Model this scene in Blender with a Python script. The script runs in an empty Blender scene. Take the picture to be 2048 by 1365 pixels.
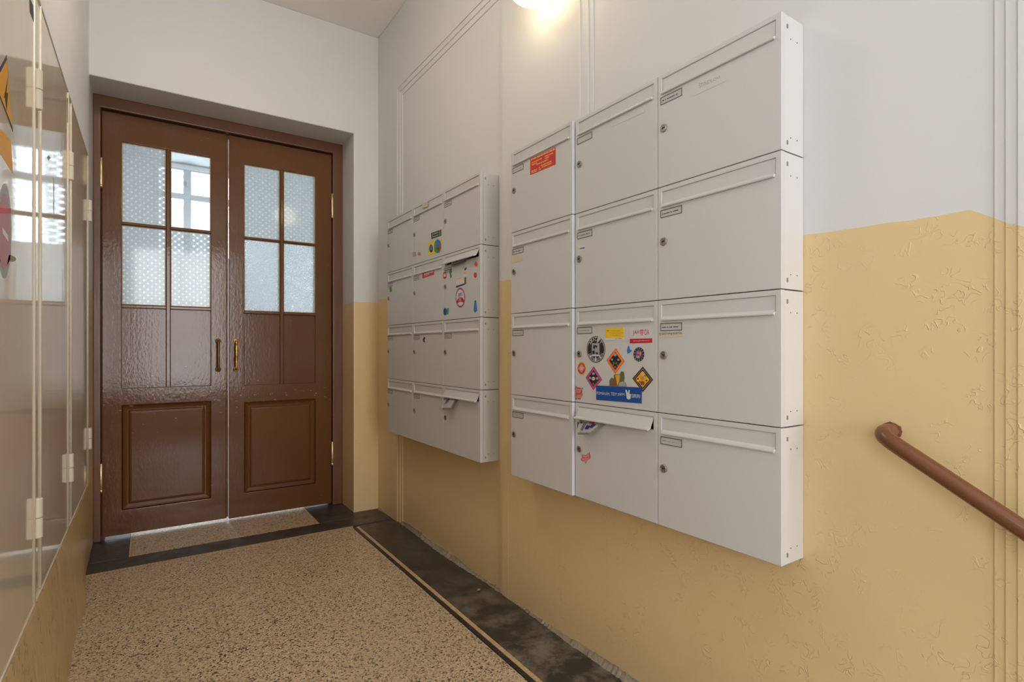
import bpy, bmesh, math, random
from mathutils import Vector, Matrix
random.seed(7)
S = bpy.context.scene
COL = S.collection
R = math.radians
# ------------------------------------------------------------------ camera
F, CX, HY, H = 1082.0, 1024.0, 697.0, 1.12          # focal length (px), centre, horizon row, eye height (m)
TH = math.atan((1024 - 296) / F)
sn, cs = math.sin(TH), math.cos(TH)
cd = bpy.data.cameras.new('camera')
cam = bpy.data.objects.new('camera', cd); COL.objects.link(cam)
cam.location = (0, 0, H); cam.rotation_euler = (R(90), 0, -TH)
cd.sensor_width = 36; cd.lens = 36 * F / 2048; cd.shift_y = (HY - 682.5) / 2048
cd.clip_start = 0.02
S.camera = cam
# ------------------------------------------------------------------ world, lights, exposure
S.view_settings.view_transform = 'Standard'; S.view_settings.look = 'None'
S.view_settings.gamma = 1.0; S.view_settings.use_curve_mapping = False
S.view_settings.exposure = 0.0
S.cycles.max_bounces = 7; S.cycles.diffuse_bounces = 4; S.cycles.glossy_bounces = 3; S.cycles.transmission_bounces = 4; S.cycles.transparent_max_bounces = 6
S.cycles.caustics_reflective = False; S.cycles.caustics_refractive = False; S.cycles.blur_glossy = .5; S.cycles.adaptive_threshold = .025
w = bpy.data.worlds.new('world'); S.world = w; w.use_nodes = True
bg = w.node_tree.nodes['Background']
bg.inputs[0].default_value = (0.86, 0.93, 1.0, 1); bg.inputs[1].default_value = 3.0

def area(name, loc, rot, sx, sy, e, col):
    l = bpy.data.lights.new(name, 'AREA'); l.shape = 'RECTANGLE'; l.size = sx; l.size_y = sy
    l.energy = e; l.color = col
    o = bpy.data.objects.new(name, l); COL.objects.link(o); o.location = loc; o.rotation_euler = rot
    return o
# daylight through the glazed street door at the foot of the steps, behind the camera
area('daylight_street_door', (0.53, -4.05, 1.65), (R(90), 0, 0), 1.5, 2.6, 90, (1.0, 0.98, 0.965))
# added light at an unseen side window, brightens the near right wall
area('added_stair_side_light', (-1.28, -1.3, 1.85), (0, R(-90), 0), 1.5, 1.5, 21, (0.76, 0.87, 1.0))
# daylight through the landing window of the stairwell behind the door
area('daylight_landing_window', (0.45, 8.72, 2.95), (R(-90), 0, 0), 0.9, 1.3, 105, (0.9, 0.95, 1.0))
# added light at an unseen side opening, brightens that stairwell
area('added_stairwell_side_light', (2.62, 6.2, 1.75), (0, R(90), 0), 1.7, 1.6, 88, (0.9, 0.95, 1.0))

# ------------------------------------------------------------------ pixel -> point on a known plane
def ray(x, y):
    u = (x - CX) / F; v = (HY - y) / F
    return (sn + u * cs, cs - u * sn, v)
def onX(x, y, X):
    r = ray(x, y); t = X / r[0]; return (X, t * r[1], H + t * r[2])
def onY(x, y, Y):
    r = ray(x, y); t = Y / r[1]; return (t * r[0], Y, H + t * r[2])
def onZ(x, y, Z=0.0):
    r = ray(x, y); t = (Z - H) / r[2]; return (t * r[0], t * r[1], Z)

# ------------------------------------------------------------------ materials
def mat(name, col=(.8, .8, .8), rough=.5, metal=0, spec=.5, emit=None, es=0):
    m = bpy.data.materials.new(name); m.use_nodes = True
    b = m.node_tree.nodes['Principled BSDF']
    b.inputs['Base Color'].default_value = (*col, 1); b.inputs['Roughness'].default_value = rough
    b.inputs['Metallic'].default_value = metal; b.inputs['Specular IOR Level'].default_value = spec
    if emit:
        b.inputs['Emission Color'].default_value = (*emit, 1); b.inputs['Emission Strength'].default_value = es
    return m
class NT:
    def __init__(s, m): s.t = m.node_tree; s.b = s.t.nodes['Principled BSDF']
    def n(s, typ, **k):
        o = s.t.nodes.new(typ)
        for a, v in k.items():
            if a.startswith('i_'): o.inputs[int(a[2:])].default_value = v
            else: setattr(o, a, v)
        return o
    def l(s, a, b): s.t.links.new(a, b)
    def pos(s): return s.n('ShaderNodeNewGeometry').outputs['Position']
    def obj(s): return s.n('ShaderNodeTexCoord').outputs['Object']
    def noise(s, vec, scale, detail=3, rough=.5, dist=0):
        o = s.n('ShaderNodeTexNoise'); s.l(vec, o.inputs['Vector'])
        o.inputs['Scale'].default_value = scale; o.inputs['Detail'].default_value = detail
        o.inputs['Roughness'].default_value = rough; o.inputs['Distortion'].default_value = dist
        return o.outputs['Fac']
    def vor(s, vec, scale, feat='F1'):
        o = s.n('ShaderNodeTexVoronoi', feature=feat); s.l(vec, o.inputs['Vector']); o.inputs['Scale'].default_value = scale
        return o
    def math(s, op, a, b=None, clamp=False):
        o = s.n('ShaderNodeMath', operation=op); o.use_clamp = clamp
        for i, v in enumerate((a, b)):
            if v is None: continue
            if isinstance(v, (int, float)): o.inputs[i].default_value = v
            else: s.l(v, o.inputs[i])
        return o.outputs[0]
    def ramp(s, fac, stops, interp='LINEAR'):
        o = s.n('ShaderNodeValToRGB'); s.l(fac, o.inputs[0]); e = o.color_ramp; e.interpolation = interp
        while len(e.elements) < len(stops): e.elements.new(0.5)
        for el, (p, c) in zip(e.elements, stops):
            el.position = p; el.color = (c, c, c, 1) if isinstance(c, (int, float)) else (*c, 1)
        return o.outputs[0]
    def mix(s, fac, a, b):
        o = s.n('ShaderNodeMix', data_type='RGBA')
        for i, v in ((0, fac), (6, a), (7, b)):
            if isinstance(v, (int, float)): o.inputs[i].default_value = v
            elif isinstance(v, tuple): o.inputs[i].default_value = (*v, 1)
            else: s.l(v, o.inputs[i])
        return o.outputs[2]
    def scalevec(s, vec, sc):
        o = s.n('ShaderNodeMapping'); s.l(vec, o.inputs[0]); o.inputs['Scale'].default_value = sc; return o.outputs[0]
    def bump(s, h, strength=.3, dist=.01):
        o = s.n('ShaderNodeBump'); s.l(h, o.inputs['Height']); o.inputs['Strength'].default_value = strength
        o.inputs['Distance'].default_value = dist; s.l(o.outputs[0], s.b.inputs['Normal']); return o

M = {}
WHITE = (.80, .785, .76); TAN = (.545, .375, .165)
def wall_paint(name, mode, wf=.92):
    """white distemper above, glossy tan oil paint below; the paint edge follows the steps on the right wall"""
    m = mat(name, WHITE, .6); t = NT(m); p = t.pos()
    sx = t.n('ShaderNodeSeparateXYZ'); t.l(p, sx.inputs[0])
    wob = t.math('MULTIPLY', t.math('SUBTRACT', t.noise(p, 9, 2), .5), .012)
    z = t.math('ADD', sx.outputs[2], wob)
    if mode == 'right':
        lvl = t.math('ADD', 1.3837, t.math('MULTIPLY', sx.outputs[1], .0205))
        lvl2 = t.math('ADD', 1.391 - .381 * .6, t.math('MULTIPLY', sx.outputs[1], .6))
        lvl = t.math('MINIMUM', lvl, lvl2)
    elif mode == 'door': lvl = 1.437
    else: lvl = .42
    fac = t.math('LESS_THAN', z, lvl)
    var = t.noise(p, 1.3, 2, .6)
    white = t.mix(var, (.70 * wf, .69 * wf, .675 * wf), (.75 * wf, .74 * wf, .725 * wf))
    tan = t.mix(var, (.69, .505, .255), (.76, .575, .305))
    stain = t.ramp(t.noise(p, 5.5, 3, .65), [(.62, 0), (.8, 1)])
    tan = t.mix(t.math('MULTIPLY', stain, .22), tan, (.76, .62, .42))
    if mode == 'left':
        st = t.ramp(t.noise(t.scalevec(p, (14, 30, 2.2)), 1, 4, .6), [(.50, 0), (.72, 1)])
        tan = t.mix(t.math('MULTIPLY', st, .55), (.64, .475, .225), (.80, .62, .33))
    t.l(t.mix(fac, white, tan), t.b.inputs['Base Color'])
    t.l(t.math('SUBTRACT', .62, t.math('MULTIPLY', fac, .27)), t.b.inputs['Roughness'])
    # squiggly roller ridges, strongest in the oil paint
    q = p if mode != 'left' else t.scalevec(p, (1, 1, .22))
    r1 = t.math('ABSOLUTE', t.math('SUBTRACT', t.noise(q, 42, 1.5, .5, .8), .5))
    ridge = t.ramp(r1, [(0, 1), (.024, 0)])
    mask = t.math('MULTIPLY', t.ramp(t.noise(p, 24, 2), [(.50, 0), (.58, 1)]), t.ramp(t.noise(p, 5, 2), [(.40, .15), (.55, 1)]))
    ridge = t.math('MULTIPLY', ridge, mask)
    ridge = t.math('MULTIPLY', ridge, t.math('ADD', .07, fac))
    grain = t.math('MULTIPLY', t.noise(q, 55, 2, .6), .35)
    big = t.math('MULTIPLY', t.noise(p, 3, 2), .8)
    t.bump(t.math('ADD', t.math('ADD', ridge, grain), big), .6 if mode != 'left' else 1.0, .0018 if mode != 'left' else .008)
    return m
M['wr'] = wall_paint('right_wall_paint', 'right'); M['wd'] = wall_paint('door_wall_paint', 'door'); M['wl'] = wall_paint('left_wall_paint', 'left', 1.15)
m = M['ceil'] = mat('ceiling_distemper', (.88, .85, .81), .8); t = NT(m); t.bump(t.noise(t.pos(), 40, 3), .15, .002)
M['white'] = mat('white_plaster', (.8, .8, .79), .7)
# terrazzo
def terrazzo(name, dirt):
    m = mat(name, (.4, .3, .2), .42); t = NT(m); p = t.pos()
    warp = t.n('ShaderNodeTexNoise'); t.l(p, warp.inputs['Vector']); warp.inputs['Scale'].default_value = 90
    v = t.n('ShaderNodeVectorMath', operation='MULTIPLY_ADD'); t.l(warp.outputs['Color'], v.inputs[0]); v.inputs[1].default_value = (.012,) * 3; t.l(p, v.inputs[2])
    vo = t.vor(v.outputs[0], 180)
    sep = t.n('ShaderNodeSeparateColor'); t.l(vo.outputs['Color'], sep.inputs[0])
    chip = t.ramp(sep.outputs[0], [(0, (.030, .026, .020)), (.105, (.06, .05, .04)), (.125, (.40, .29, .17)), (.30, (.66, .50, .32)), (.62, (.74, .58, .39)), (.86, (.80, .67, .49)), (.93, (.50, .30, .11)), (1, (.20, .19, .17))], 'CONSTANT')
    vo2 = t.vor(v.outputs[0], 180, 'DISTANCE_TO_EDGE')
    grout = t.ramp(vo2.outputs[0], [(.03, 1), (.10, 0)])
    c = t.mix(t.math('MULTIPLY', grout, .55), chip, (.30, .22, .14))
    big = t.noise(p, 1.7, 3, .65)
    c = t.mix(t.math('MULTIPLY', t.ramp(big, [(.35, 0), (.75, 1)]), .30), c, (.44, .33, .21))
    patch = t.ramp(t.noise(p, 4.2, 3, .5), [(.70, 0), (.74, 1)])
    c = t.mix(t.math('MULTIPLY', patch, .35), c, (.33, .28, .21))
    t.l(c, t.b.inputs['Base Color'])
    t.l(t.ramp(big, [(.3, .26), (.75, .5)]), t.b.inputs['Roughness'])
    t.bump(t.noise(p, 60, 3), .08, .002)
    return m
M['terr'] = terrazzo('beige_terrazzo', 0)
m = M['blackband'] = mat('black_terrazzo', (.03, .028, .026), .38); t = NT(m); p = t.pos()
worn = t.ramp(t.noise(p, 6, 5, .75), [(.45, 0), (.63, 1)])
sxx = t.n('ShaderNodeSeparateXYZ'); t.l(p, sxx.inputs[0])
near = t.ramp(t.math('MULTIPLY', sxx.outputs[1], .3), [(.40, 1), (.78, .25)])
c = t.mix(t.math('MULTIPLY', worn, near), (.034, .031, .027), (.24, .195, .145))
sp = t.ramp(t.vor(p, 190).outputs['Distance'], [(.10, 1), (.16, 0)])
spm = t.ramp(t.noise(p, 130, 1), [(.66, 0), (.70, 1)])
c = t.mix(t.math('MULTIPLY', t.math('MULTIPLY', sp, spm), .8), c, (.35, .27, .17))
t.l(c, t.b.inputs['Base Color']); t.l(t.ramp(worn, [(0, .30), (1, .62)]), t.b.inputs['Roughness']); t.bump(t.noise(p, 35, 5), .15, .003)
def tilemat(name, c1, c2, rough):
    m = mat(name, c1, rough); t = NT(m)
    info = t.n('ShaderNodeObjectInfo'); r = t.n('ShaderNodeTexNoise'); t.l(t.pos(), r.inputs['Vector']); r.inputs['Scale'].default_value = 38
    t.l(t.mix(r.outputs['Fac'], c1, c2), t.b.inputs['Base Color']); return m
M['gold'] = tilemat('ochre_mosaic', (.46, .29, .12), (.74, .54, .30), .4)
M['blk'] = tilemat('black_mosaic', (.012, .011, .01), (.05, .045, .04), .4)
M['grout'] = mat('grout', (.22, .17, .12), .8)
m = M['rubble'] = mat('bare_mortar', (.3, .25, .2), .9); t = NT(m); p = t.pos()
t.l(t.mix(t.noise(p, 30, 5, .7), (.16, .12, .085), (.47, .38, .28)), t.b.inputs['Base Color']); t.bump(t.noise(p, 90, 5), .7, .006)
# door varnish
m = M['wood'] = mat('brown_gloss_paint', (.105, .04, .014), .2); t = NT(m); p = t.pos()
gr = t.noise(t.scalevec(p, (60, 60, 3)), 1, 4, .6)
blot = t.noise(p, 2.1, 4, .6)
c = t.mix(blot, (.112, .043, .013), (.158, .064, .020))
sz = t.n('ShaderNodeSeparateXYZ'); t.l(p, sz.inputs[0])
band = t.ramp(t.math('ABSOLUTE', t.math('SUBTRACT', sz.outputs[2], .80)), [(.0, 1), (.14, 0)])
cn = t.math('ADD', t.noise(t.scalevec(p, (.5, 1, 1.3)), 60, 3, .6, .6), t.math('MULTIPLY', band, .085))
chips = t.ramp(cn, [(.735, 0), (.75, 1)])
c = t.mix(chips, c, (.42, .28, .15))
t.b.inputs['Specular IOR Level'].default_value = .32
t.l(c, t.b.inputs['Base Color'])
t.l(t.ramp(t.noise(p, 6, 4, .6), [(.3, .06), (.75, .13)]), t.b.inputs['Roughness'])
h = t.math('ADD', t.math('MULTIPLY', gr, .5), t.noise(t.scalevec(p, (1, 1, .5)), 75, 3, .6))
t.bump(h, .24, .0020)
m = M['frame'] = mat('frame_brown_paint', (.13, .05, .018), .35); t = NT(m); p = t.pos()
ch = t.ramp(t.noise(t.scalevec(p, (1, 1, .5)), 30, 4, .6, .4), [(.735, 0), (.75, 1)])
t.l(t.mix(ch, t.mix(t.noise(p, 4, 4), (.095, .036, .012), (.16, .062, .022)), (.45, .30, .17)), t.b.inputs['Base Color']); t.bump(t.noise(t.scalevec(p, (40, 40, 4)), 1, 4), .3, .003)
M['brass'] = mat('worn_brass', (.62, .47, .27), .32, .9)
m = M['handle'] = mat('brown_painted_brass', (.2, .09, .025), .3, .3)
m = M['handle_worn'] = mat('worn_brass_grip', (.75, .43, .08), .3, .75)
t = NT(m); t.l(t.mix(t.ramp(t.noise(t.obj(), 55, 3), [(.45, 0), (.6, 1)]), (.80, .48, .10), (.30, .12, .03)), t.b.inputs['Base Color'])
M['rail'] = mat('brown_enamel', (.155, .056, .022), .24)
M['putty'] = mat('orange_putty', (.55, .36, .16), .7)
# glass: etched pattern, clear, hammered
def glass_pattern():
    m = bpy.data.materials.new('etched_pattern_glass'); m.use_nodes = True; t = NT.__new__(NT); t.t = m.node_tree
    t.b = t.t.nodes['Principled BSDF']; t.t.nodes.remove(t.b)
    out = t.t.nodes['Material Output']; p = t.pos()
    sx = t.n('ShaderNodeSeparateXYZ'); t.l(p, sx.inputs[0])
    PX, PZ = .040, .036
    def cell(off):
        u = t.math('SUBTRACT', t.math('FRACT', t.math('ADD', t.math('DIVIDE', sx.outputs[0], PX), off)), .5)
        v = t.math('SUBTRACT', t.math('FRACT', t.math('ADD', t.math('DIVIDE', sx.outputs[2], PZ), off)), .5)
        u = t.math('MULTIPLY', u, PX); v = t.math('MULTIPLY', v, PZ * .85)
        return t.math('SQRT', t.math('ADD', t.math('MULTIPLY', u, u), t.math('MULTIPLY', v, v)))
    d = t.math('MINIMUM', cell(0), cell(.5))
    ring = t.ramp(t.math('MULTIPLY', d, 100), [(.18, .1), (.25, 1), (.46, 1), (.54, 0)])
    a = t.math('ADD', t.math('DIVIDE', sx.outputs[0], PX), t.math('DIVIDE', sx.outputs[2], PZ))
    b = t.math('SUBTRACT', t.math('DIVIDE', sx.outputs[0], PX), t.math('DIVIDE', sx.outputs[2], PZ))
    def line(v):
        f = t.math('ABSOLUTE', t.math('SUBTRACT', t.math('FRACT', t.math('ADD', v, .5)), .5)); return t.ramp(f, [(.05, 1), (.11, 0)])
    pat = t.math('MAXIMUM', ring, t.math('MULTIPLY', t.math('MAXIMUM', line(a), line(b)), .35))
    tl = t.n('ShaderNodeBsdfTranslucent'); tl.inputs[0].default_value = (.80, .87, .90, 1)
    tr = t.n('ShaderNodeBsdfTransparent'); tr.inputs[0].default_value = (.93, .96, .97, 1)
    df = t.n('ShaderNodeBsdfDiffuse'); df.inputs[0].default_value = (.62, .66, .66, 1)
    m1 = t.n('ShaderNodeMixShader'); m1.inputs[0].default_value = .30; t.l(tl.outputs[0], m1.inputs[1]); t.l(df.outputs[0], m1.inputs[2])
    fac = t.math('ADD', .22, t.math('MULTIPLY', pat, .50))
    m2 = t.n('ShaderNodeMixShader'); t.l(fac, m2.inputs[0]); t.l(m1.outputs[0], m2.inputs[1]); t.l(tr.outputs[0], m2.inputs[2])
    gl = t.n('ShaderNodeBsdfGlossy'); gl.inputs['Roughness'].default_value = .06
    fr = t.n('ShaderNodeFresnel'); m3 = t.n('ShaderNodeMixShader'); t.l(fr.outputs[0], m3.inputs[0]); t.l(m2.outputs[0], m3.inputs[1]); t.l(gl.outputs[0], m3.inputs[2])
    t.l(m3.outputs[0], out.inputs[0]); return m
M['gpat'] = glass_pattern()
def glass_clear():
    m = bpy.data.materials.new('clear_glass'); m.use_nodes = True; t = NT.__new__(NT); t.t = m.node_tree
    t.t.nodes.remove(t.t.nodes['Principled BSDF']); out = t.t.nodes['Material Output']
    tr = t.n('ShaderNodeBsdfTransparent'); tr.inputs[0].default_value = (.93, .96, .97, 1)
    gl = t.n('ShaderNodeBsdfGlossy'); gl.inputs['Roughness'].default_value = .02
    fr = t.n('ShaderNodeFresnel'); mx = t.n('ShaderNodeMixShader'); t.l(fr.outputs[0], mx.inputs[0]); t.l(tr.outputs[0], mx.inputs[1]); t.l(gl.outputs[0], mx.inputs[2])
    t.l(mx.outputs[0], out.inputs[0]); return m
M['gclr'] = glass_clear()
def glass_hammer():
    m = bpy.data.materials.new('hammered_glass'); m.use_nodes = True; t = NT.__new__(NT); t.t = m.node_tree
    t.t.nodes.remove(t.t.nodes['Principled BSDF']); out = t.t.nodes['Material Output']; p = t.pos()
    hgt = t.vor(p, 150).outputs['Distance']
    bp = t.n('ShaderNodeBump'); t.l(hgt, bp.inputs['Height']); bp.inputs['Strength'].default_value = 1; bp.inputs['Distance'].default_value = .03
    rf = t.n('ShaderNodeBsdfRefraction'); rf.inputs['Roughness'].default_value = .03; rf.inputs['IOR'].default_value = 1.35; rf.inputs[0].default_value = (.9, .94, .96, 1); t.l(bp.outputs[0], rf.inputs['Normal'])
    tl = t.n('ShaderNodeBsdfTranslucent'); tl.inputs[0].default_value = (.88, .92, .93, 1)
    gl = t.n('ShaderNodeBsdfGlossy'); gl.inputs['Roughness'].default_value = .1; t.l(bp.outputs[0], gl.inputs['Normal'])
    m1 = t.n('ShaderNodeMixShader'); m1.inputs[0].default_value = .45; t.l(rf.outputs[0], m1.inputs[1]); t.l(tl.outputs[0], m1.inputs[2])
    m2 = t.n('ShaderNodeMixShader'); m2.inputs[0].default_value = .08; t.l(m1.outputs[0], m2.inputs[1]); t.l(gl.outputs[0], m2.inputs[2])
    t.l(m2.outputs[0], out.inputs[0]); return m
M['gham'] = glass_hammer()
# mailboxes
m = M['box'] = mat('light_grey_powder_coat', (.60, .585, .57), .42); t = NT(m)
p = t.pos(); t.l(t.mix(t.noise(p, 2.5, 4), (.585, .57, .555), (.615, .60, .585)), t.b.inputs['Base Color']); t.bump(t.noise(p, 300, 2), .04, .001)
M['film'] = mat('clear_sticker_film', (.63, .615, .605), .35)
M['boxside'] = mat('white_powder_coat', (.62, .60, .58), .42)
M['boxdark'] = mat('inside_shade', (.12, .115, .11), .6)  # dark colour stands in for the shade inside the mailboxes
M['nickel'] = mat('nickel_lock', (.36, .33, .28), .35, .85)
M['hole'] = mat('black_hole', (.006, .006, .006), .8)
M['plate'] = mat('grey_plate_frame', (.13, .12, .115), .35, .2)
M['paper'] = mat('paper', (.52, .51, .50), .75)
M['ink'] = mat('ink', (.05, .05, .055), .7)
M['inkpale'] = mat('pale_ink', (.33, .32, .32), .7)
M['rivet'] = mat('grey_rivet', (.30, .28, .26), .4, .5)
PC = {'red': (.60, .035, .03), 'red2': (.55, .01, .03), 'gold': (.85, .46, .10), 'yellow': (.85, .56, .01), 'white': (.78, .77, .75), 'black': (.02, .018, .017), 'blue': (.005, .07, .30),
      'orange': (.75, .15, .03), 'magenta': (.42, .035, .20), 'pink': (.72, .25, .30), 'green': (.05, .28, .02), 'sky': (.03, .20, .50), 'brown': (.27, .09, .03), 'purple': (.16, .06, .25), 'grey': (.36, .37, .36),
      'navy': (.02, .02, .12), 'cream': (.62, .54, .40), 'tape': (.52, .50, .42), 'rose': (.50, .22, .26), 'amber': (.80, .38, .01), 'olive': (.12, .14, .07), 'stop': (.58, .06, .02)}
def pc(k):
    if 'p_' + k not in M: M['p_' + k] = mat('print_' + k, PC[k], .5)
    return M['p_' + k]
# cabinets
m = M['cab'] = mat('cream_gloss_enamel', (.60, .52, .42), .07, spec=.45); t = NT(m); p = t.pos()
t.l(t.mix(t.noise(p, 2, 3), (.74, .64, .50), (.79, .69, .555)), t.b.inputs['Base Color'])
t.bump(t.noise(t.scalevec(p, (1, 1.5, .6)), 3, 2), .12, .01)
M['hinge'] = mat('cream_hinge_enamel', (.70, .63, .51), .3)
M['bare'] = mat('bare_plaster_scar', (.33, .26, .19), .9)
M['pvc'] = mat('white_window_frame', (.55, .58, .60), .4)
M['globe'] = mat('lamp_globe', (1, .95, .85), .4, emit=(1, .80, .50), es=6.0)
M['opal'] = mat('added_lamp_opal', (1, .97, .92), .4, emit=(1, .91, .78), es=27.0)  # glow of the added ceiling lamp
M['newsprint'] = mat('newsprint', (.82, .78, .72), .85)
M['leaf'] = mat('dry_leaf', (.55, .30, .04), .7)

# ------------------------------------------------------------------ mesh helpers
def tag(o, label=None, cat=None, group=None, kind=None):
    for k, v in (('label', label), ('category', cat), ('group', group), ('kind', kind)):
        if v: o[k] = v
    return o
def empty(name, loc=(0, 0, 0), rz=0):
    o = bpy.data.objects.new(name, None); COL.objects.link(o); o.location = loc; o.rotation_euler = (0, 0, rz); o.empty_display_size = .05
    return o
def link(name, me, parent=None):
    o = bpy.data.objects.new(name, me); COL.objects.link(o)
    if parent: o.parent = parent
    return o
def done(name, bm, m, parent=None, smooth=False, loc=None):
    bmesh.ops.recalc_face_normals(bm, faces=bm.faces)
    me = bpy.data.meshes.new(name); bm.to_mesh(me); bm.free()
    for x in (m if isinstance(m, (list, tuple)) else [m]): me.materials.append(x)
    if smooth:
        for f in me.polygons: f.use_smooth = True
    o = link(name, me, parent)
    if loc: o.location = loc
    return o
def box(bm, x0, x1, y0, y1, z0, z1):
    v = [bm.verts.new((x, y, z)) for x in (x0, x1) for y in (y0, y1) for z in (z0, z1)]
    for f in ((0, 1, 3, 2), (4, 6, 7, 5), (0, 4, 5, 1), (2, 3, 7, 6), (0, 2, 6, 4), (1, 5, 7, 3)): bm.faces.new([v[i] for i in f])
    return v
def bev(bm, off, seg=2, ang=35):
    bmesh.ops.recalc_face_normals(bm, faces=bm.faces)
    es = [e for e in bm.edges if len(e.link_faces) == 2 and e.calc_face_angle(0) > R(ang)]
    bmesh.ops.bevel(bm, geom=es, offset=off, segments=seg, affect='EDGES', profile=.6)
def boxo(name, b, m, parent=None, bv=0, seg=2):
    bm = bmesh.new(); box(bm, *b)
    if bv: bev(bm, bv, seg)
    return done(name, bm, m, parent)
def plate(us, vs, skip, w0, w1, f):
    """solid plate on a grid us x vs with empty cells; f(u,v,w) gives the point"""
    bm = bmesh.new(); V = {}
    def v(i, j, k):
        if (i, j, k) not in V: V[(i, j, k)] = bm.verts.new(f(us[i], vs[j], (w0, w1)[k]))
        return V[(i, j, k)]
    nu, nv = len(us) - 1, len(vs) - 1
    full = lambda i, j: 0 <= i < nu and 0 <= j < nv and (i, j) not in skip
    for i in range(nu):
        for j in range(nv):
            if not full(i, j): continue
            for k in (0, 1): bm.faces.new([v(i, j, k), v(i + 1, j, k), v(i + 1, j + 1, k), v(i, j + 1, k)])
            for (a, b, di, dj) in (((i, j), (i + 1, j), 0, -1), ((i + 1, j), (i + 1, j + 1), 1, 0), ((i + 1, j + 1), (i, j + 1), 0, 1), ((i, j + 1), (i, j), -1, 0)):
                if not full(i + di, j + dj): bm.faces.new([v(*a, 0), v(*b, 0), v(*b, 1), v(*a, 1)])
    return bm
def tube(bm, pts, r, n=12, cap=True, rs=None):
    pts = [Vector(p) for p in pts]; rings = []
    up = None; pd = None
    for i, p in enumerate(pts):
        d = (pts[min(i + 1, len(pts) - 1)] - pts[max(i - 1, 0)]).normalized()
        if pd is not None and d.dot(pd) < 0: d = -d
        pd = d
        if up is None:
            up = d.orthogonal().normalized()
        up = (up - d * up.dot(d)).normalized(); sd = d.cross(up)
        rr = rs[i] if rs else r
        rings.append([bm.verts.new(p + (up * math.cos(a) + sd * math.sin(a)) * rr) for a in [2 * math.pi * k / n for k in range(n)]])
    for a, b in zip(rings, rings[1:]):
        for k in range(n): bm.faces.new([a[k], a[(k + 1) % n], b[(k + 1) % n], b[k]])
    if cap: bm.faces.new(rings[0][::-1]); bm.faces.new(rings[-1])
def prism(bm, pts, f, w0, w1):
    """closed outline pts (u,v) extruded from w0 to w1 through f"""
    a = [bm.verts.new(f(u, v, w0)) for u, v in pts]; b = [bm.verts.new(f(u, v, w1)) for u, v in pts]
    n = len(pts); bm.faces.new(a); bm.faces.new(b[::-1])
    for i in range(n): bm.faces.new([a[i], a[(i + 1) % n], b[(i + 1) % n], b[i]])
def smooth_path(pts, n=6):
    out = []; P = [Vector(p) for p in pts]; P = [P[0] * 2 - P[1]] + P + [P[-1] * 2 - P[-2]]
    for i in range(1, len(P) - 2):
        for k in range(n):
            s = k / n; a, b, c, d = P[i - 1:i + 3]
            out.append(.5 * ((2 * b) + (c - a) * s + (2 * a - 5 * b + 4 * c - d) * s * s + (3 * b - a - 3 * c + d) * s ** 3))
    return out + [P[-2]]
ID = lambda u, v, w: (u, v, w)

# ================================================================== SETTING
XW, XL, YD, ZC = 1.345, -0.262, 3.66, 3.29
def struct(o, label, cat): return tag(o, label, cat, kind='structure')
# right wall (whole length of corridor and steps)
struct(boxo('wall_right', (XW, XW + .25, -4.1, YD, -1.3, ZC), M['wr']), 'right wall, white above and tan oil paint below, behind the mailboxes', 'wall')
# door wall with the deep opening
bm = plate([-.60, -.262, 1.163, XW], [-.05, 2.585, ZC], {(1, 0)}, YD, YD + .46, lambda u, v, w: (u, w, v)); bev(bm, .006, 2)
struct(done('wall_back', bm, M['wd']), 'end wall around the brown double door, white over a tan dado', 'wall')
# left wall with the cabinet niche, foot bulging into the corridor
CZ0, CZ1, CY0, CY1 = .403, 2.135, .95, 3.60
bm = bmesh.new()
ys = [-.1 + .08 * k for k in range(48)]; ys[-1] = YD
def foot(y): return .036 * max(0, min(1, (3.55 - y) / .55)) + .004 * math.sin(y * 9)
prof = lambda y: [(XL - .012 + foot(y) + .012, -.02), (XL + foot(y) * .75, .10), (XL + foot(y) * .35 + .002, .25), (XL + .003, CZ0 - .008), (XL - .001, CZ0), (XL - .20, CZ0), (XL - .20, -.02)]
rows = [[bm.verts.new((x, y, z)) for x, z in prof(y)] for y in ys]
for a, b in zip(rows, rows[1:]):
    for k in range(7): bm.faces.new([a[k], a[(k + 1) % 7], b[(k + 1) % 7], b[k]])
bm.faces.new(rows[0][::-1]); bm.faces.new(rows[-1])
struct(done('wall_left', bm, M['wl']), 'rough tan foot of the left wall below the cream cabinets', 'wall')
struct(boxo('wall_left_upper', (XL - .20, XL, -.1, YD, CZ1, ZC), M['wl']), 'white left wall above the cream cabinets', 'wall')
struct(boxo('wall_left_end', (XL - .20, XL, CY1, YD, CZ0 + .0005, CZ1 - .0005), M['wl']), 'narrow end of the left wall between cabinets and door recess', 'wall')
struct(boxo('wall_left_start', (XL - .20, XL, -.1, CY0, CZ0 + .0005, CZ1 - .0005), M['wl']), 'left wall before the cabinets, beside the camera', 'wall')
struct(boxo('ceiling', (-1.5, XW + .25, -4.3, YD + .46, ZC, ZC + .2), M['ceil']), 'plain pale ceiling of the hallway', 'ceiling')
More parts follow.
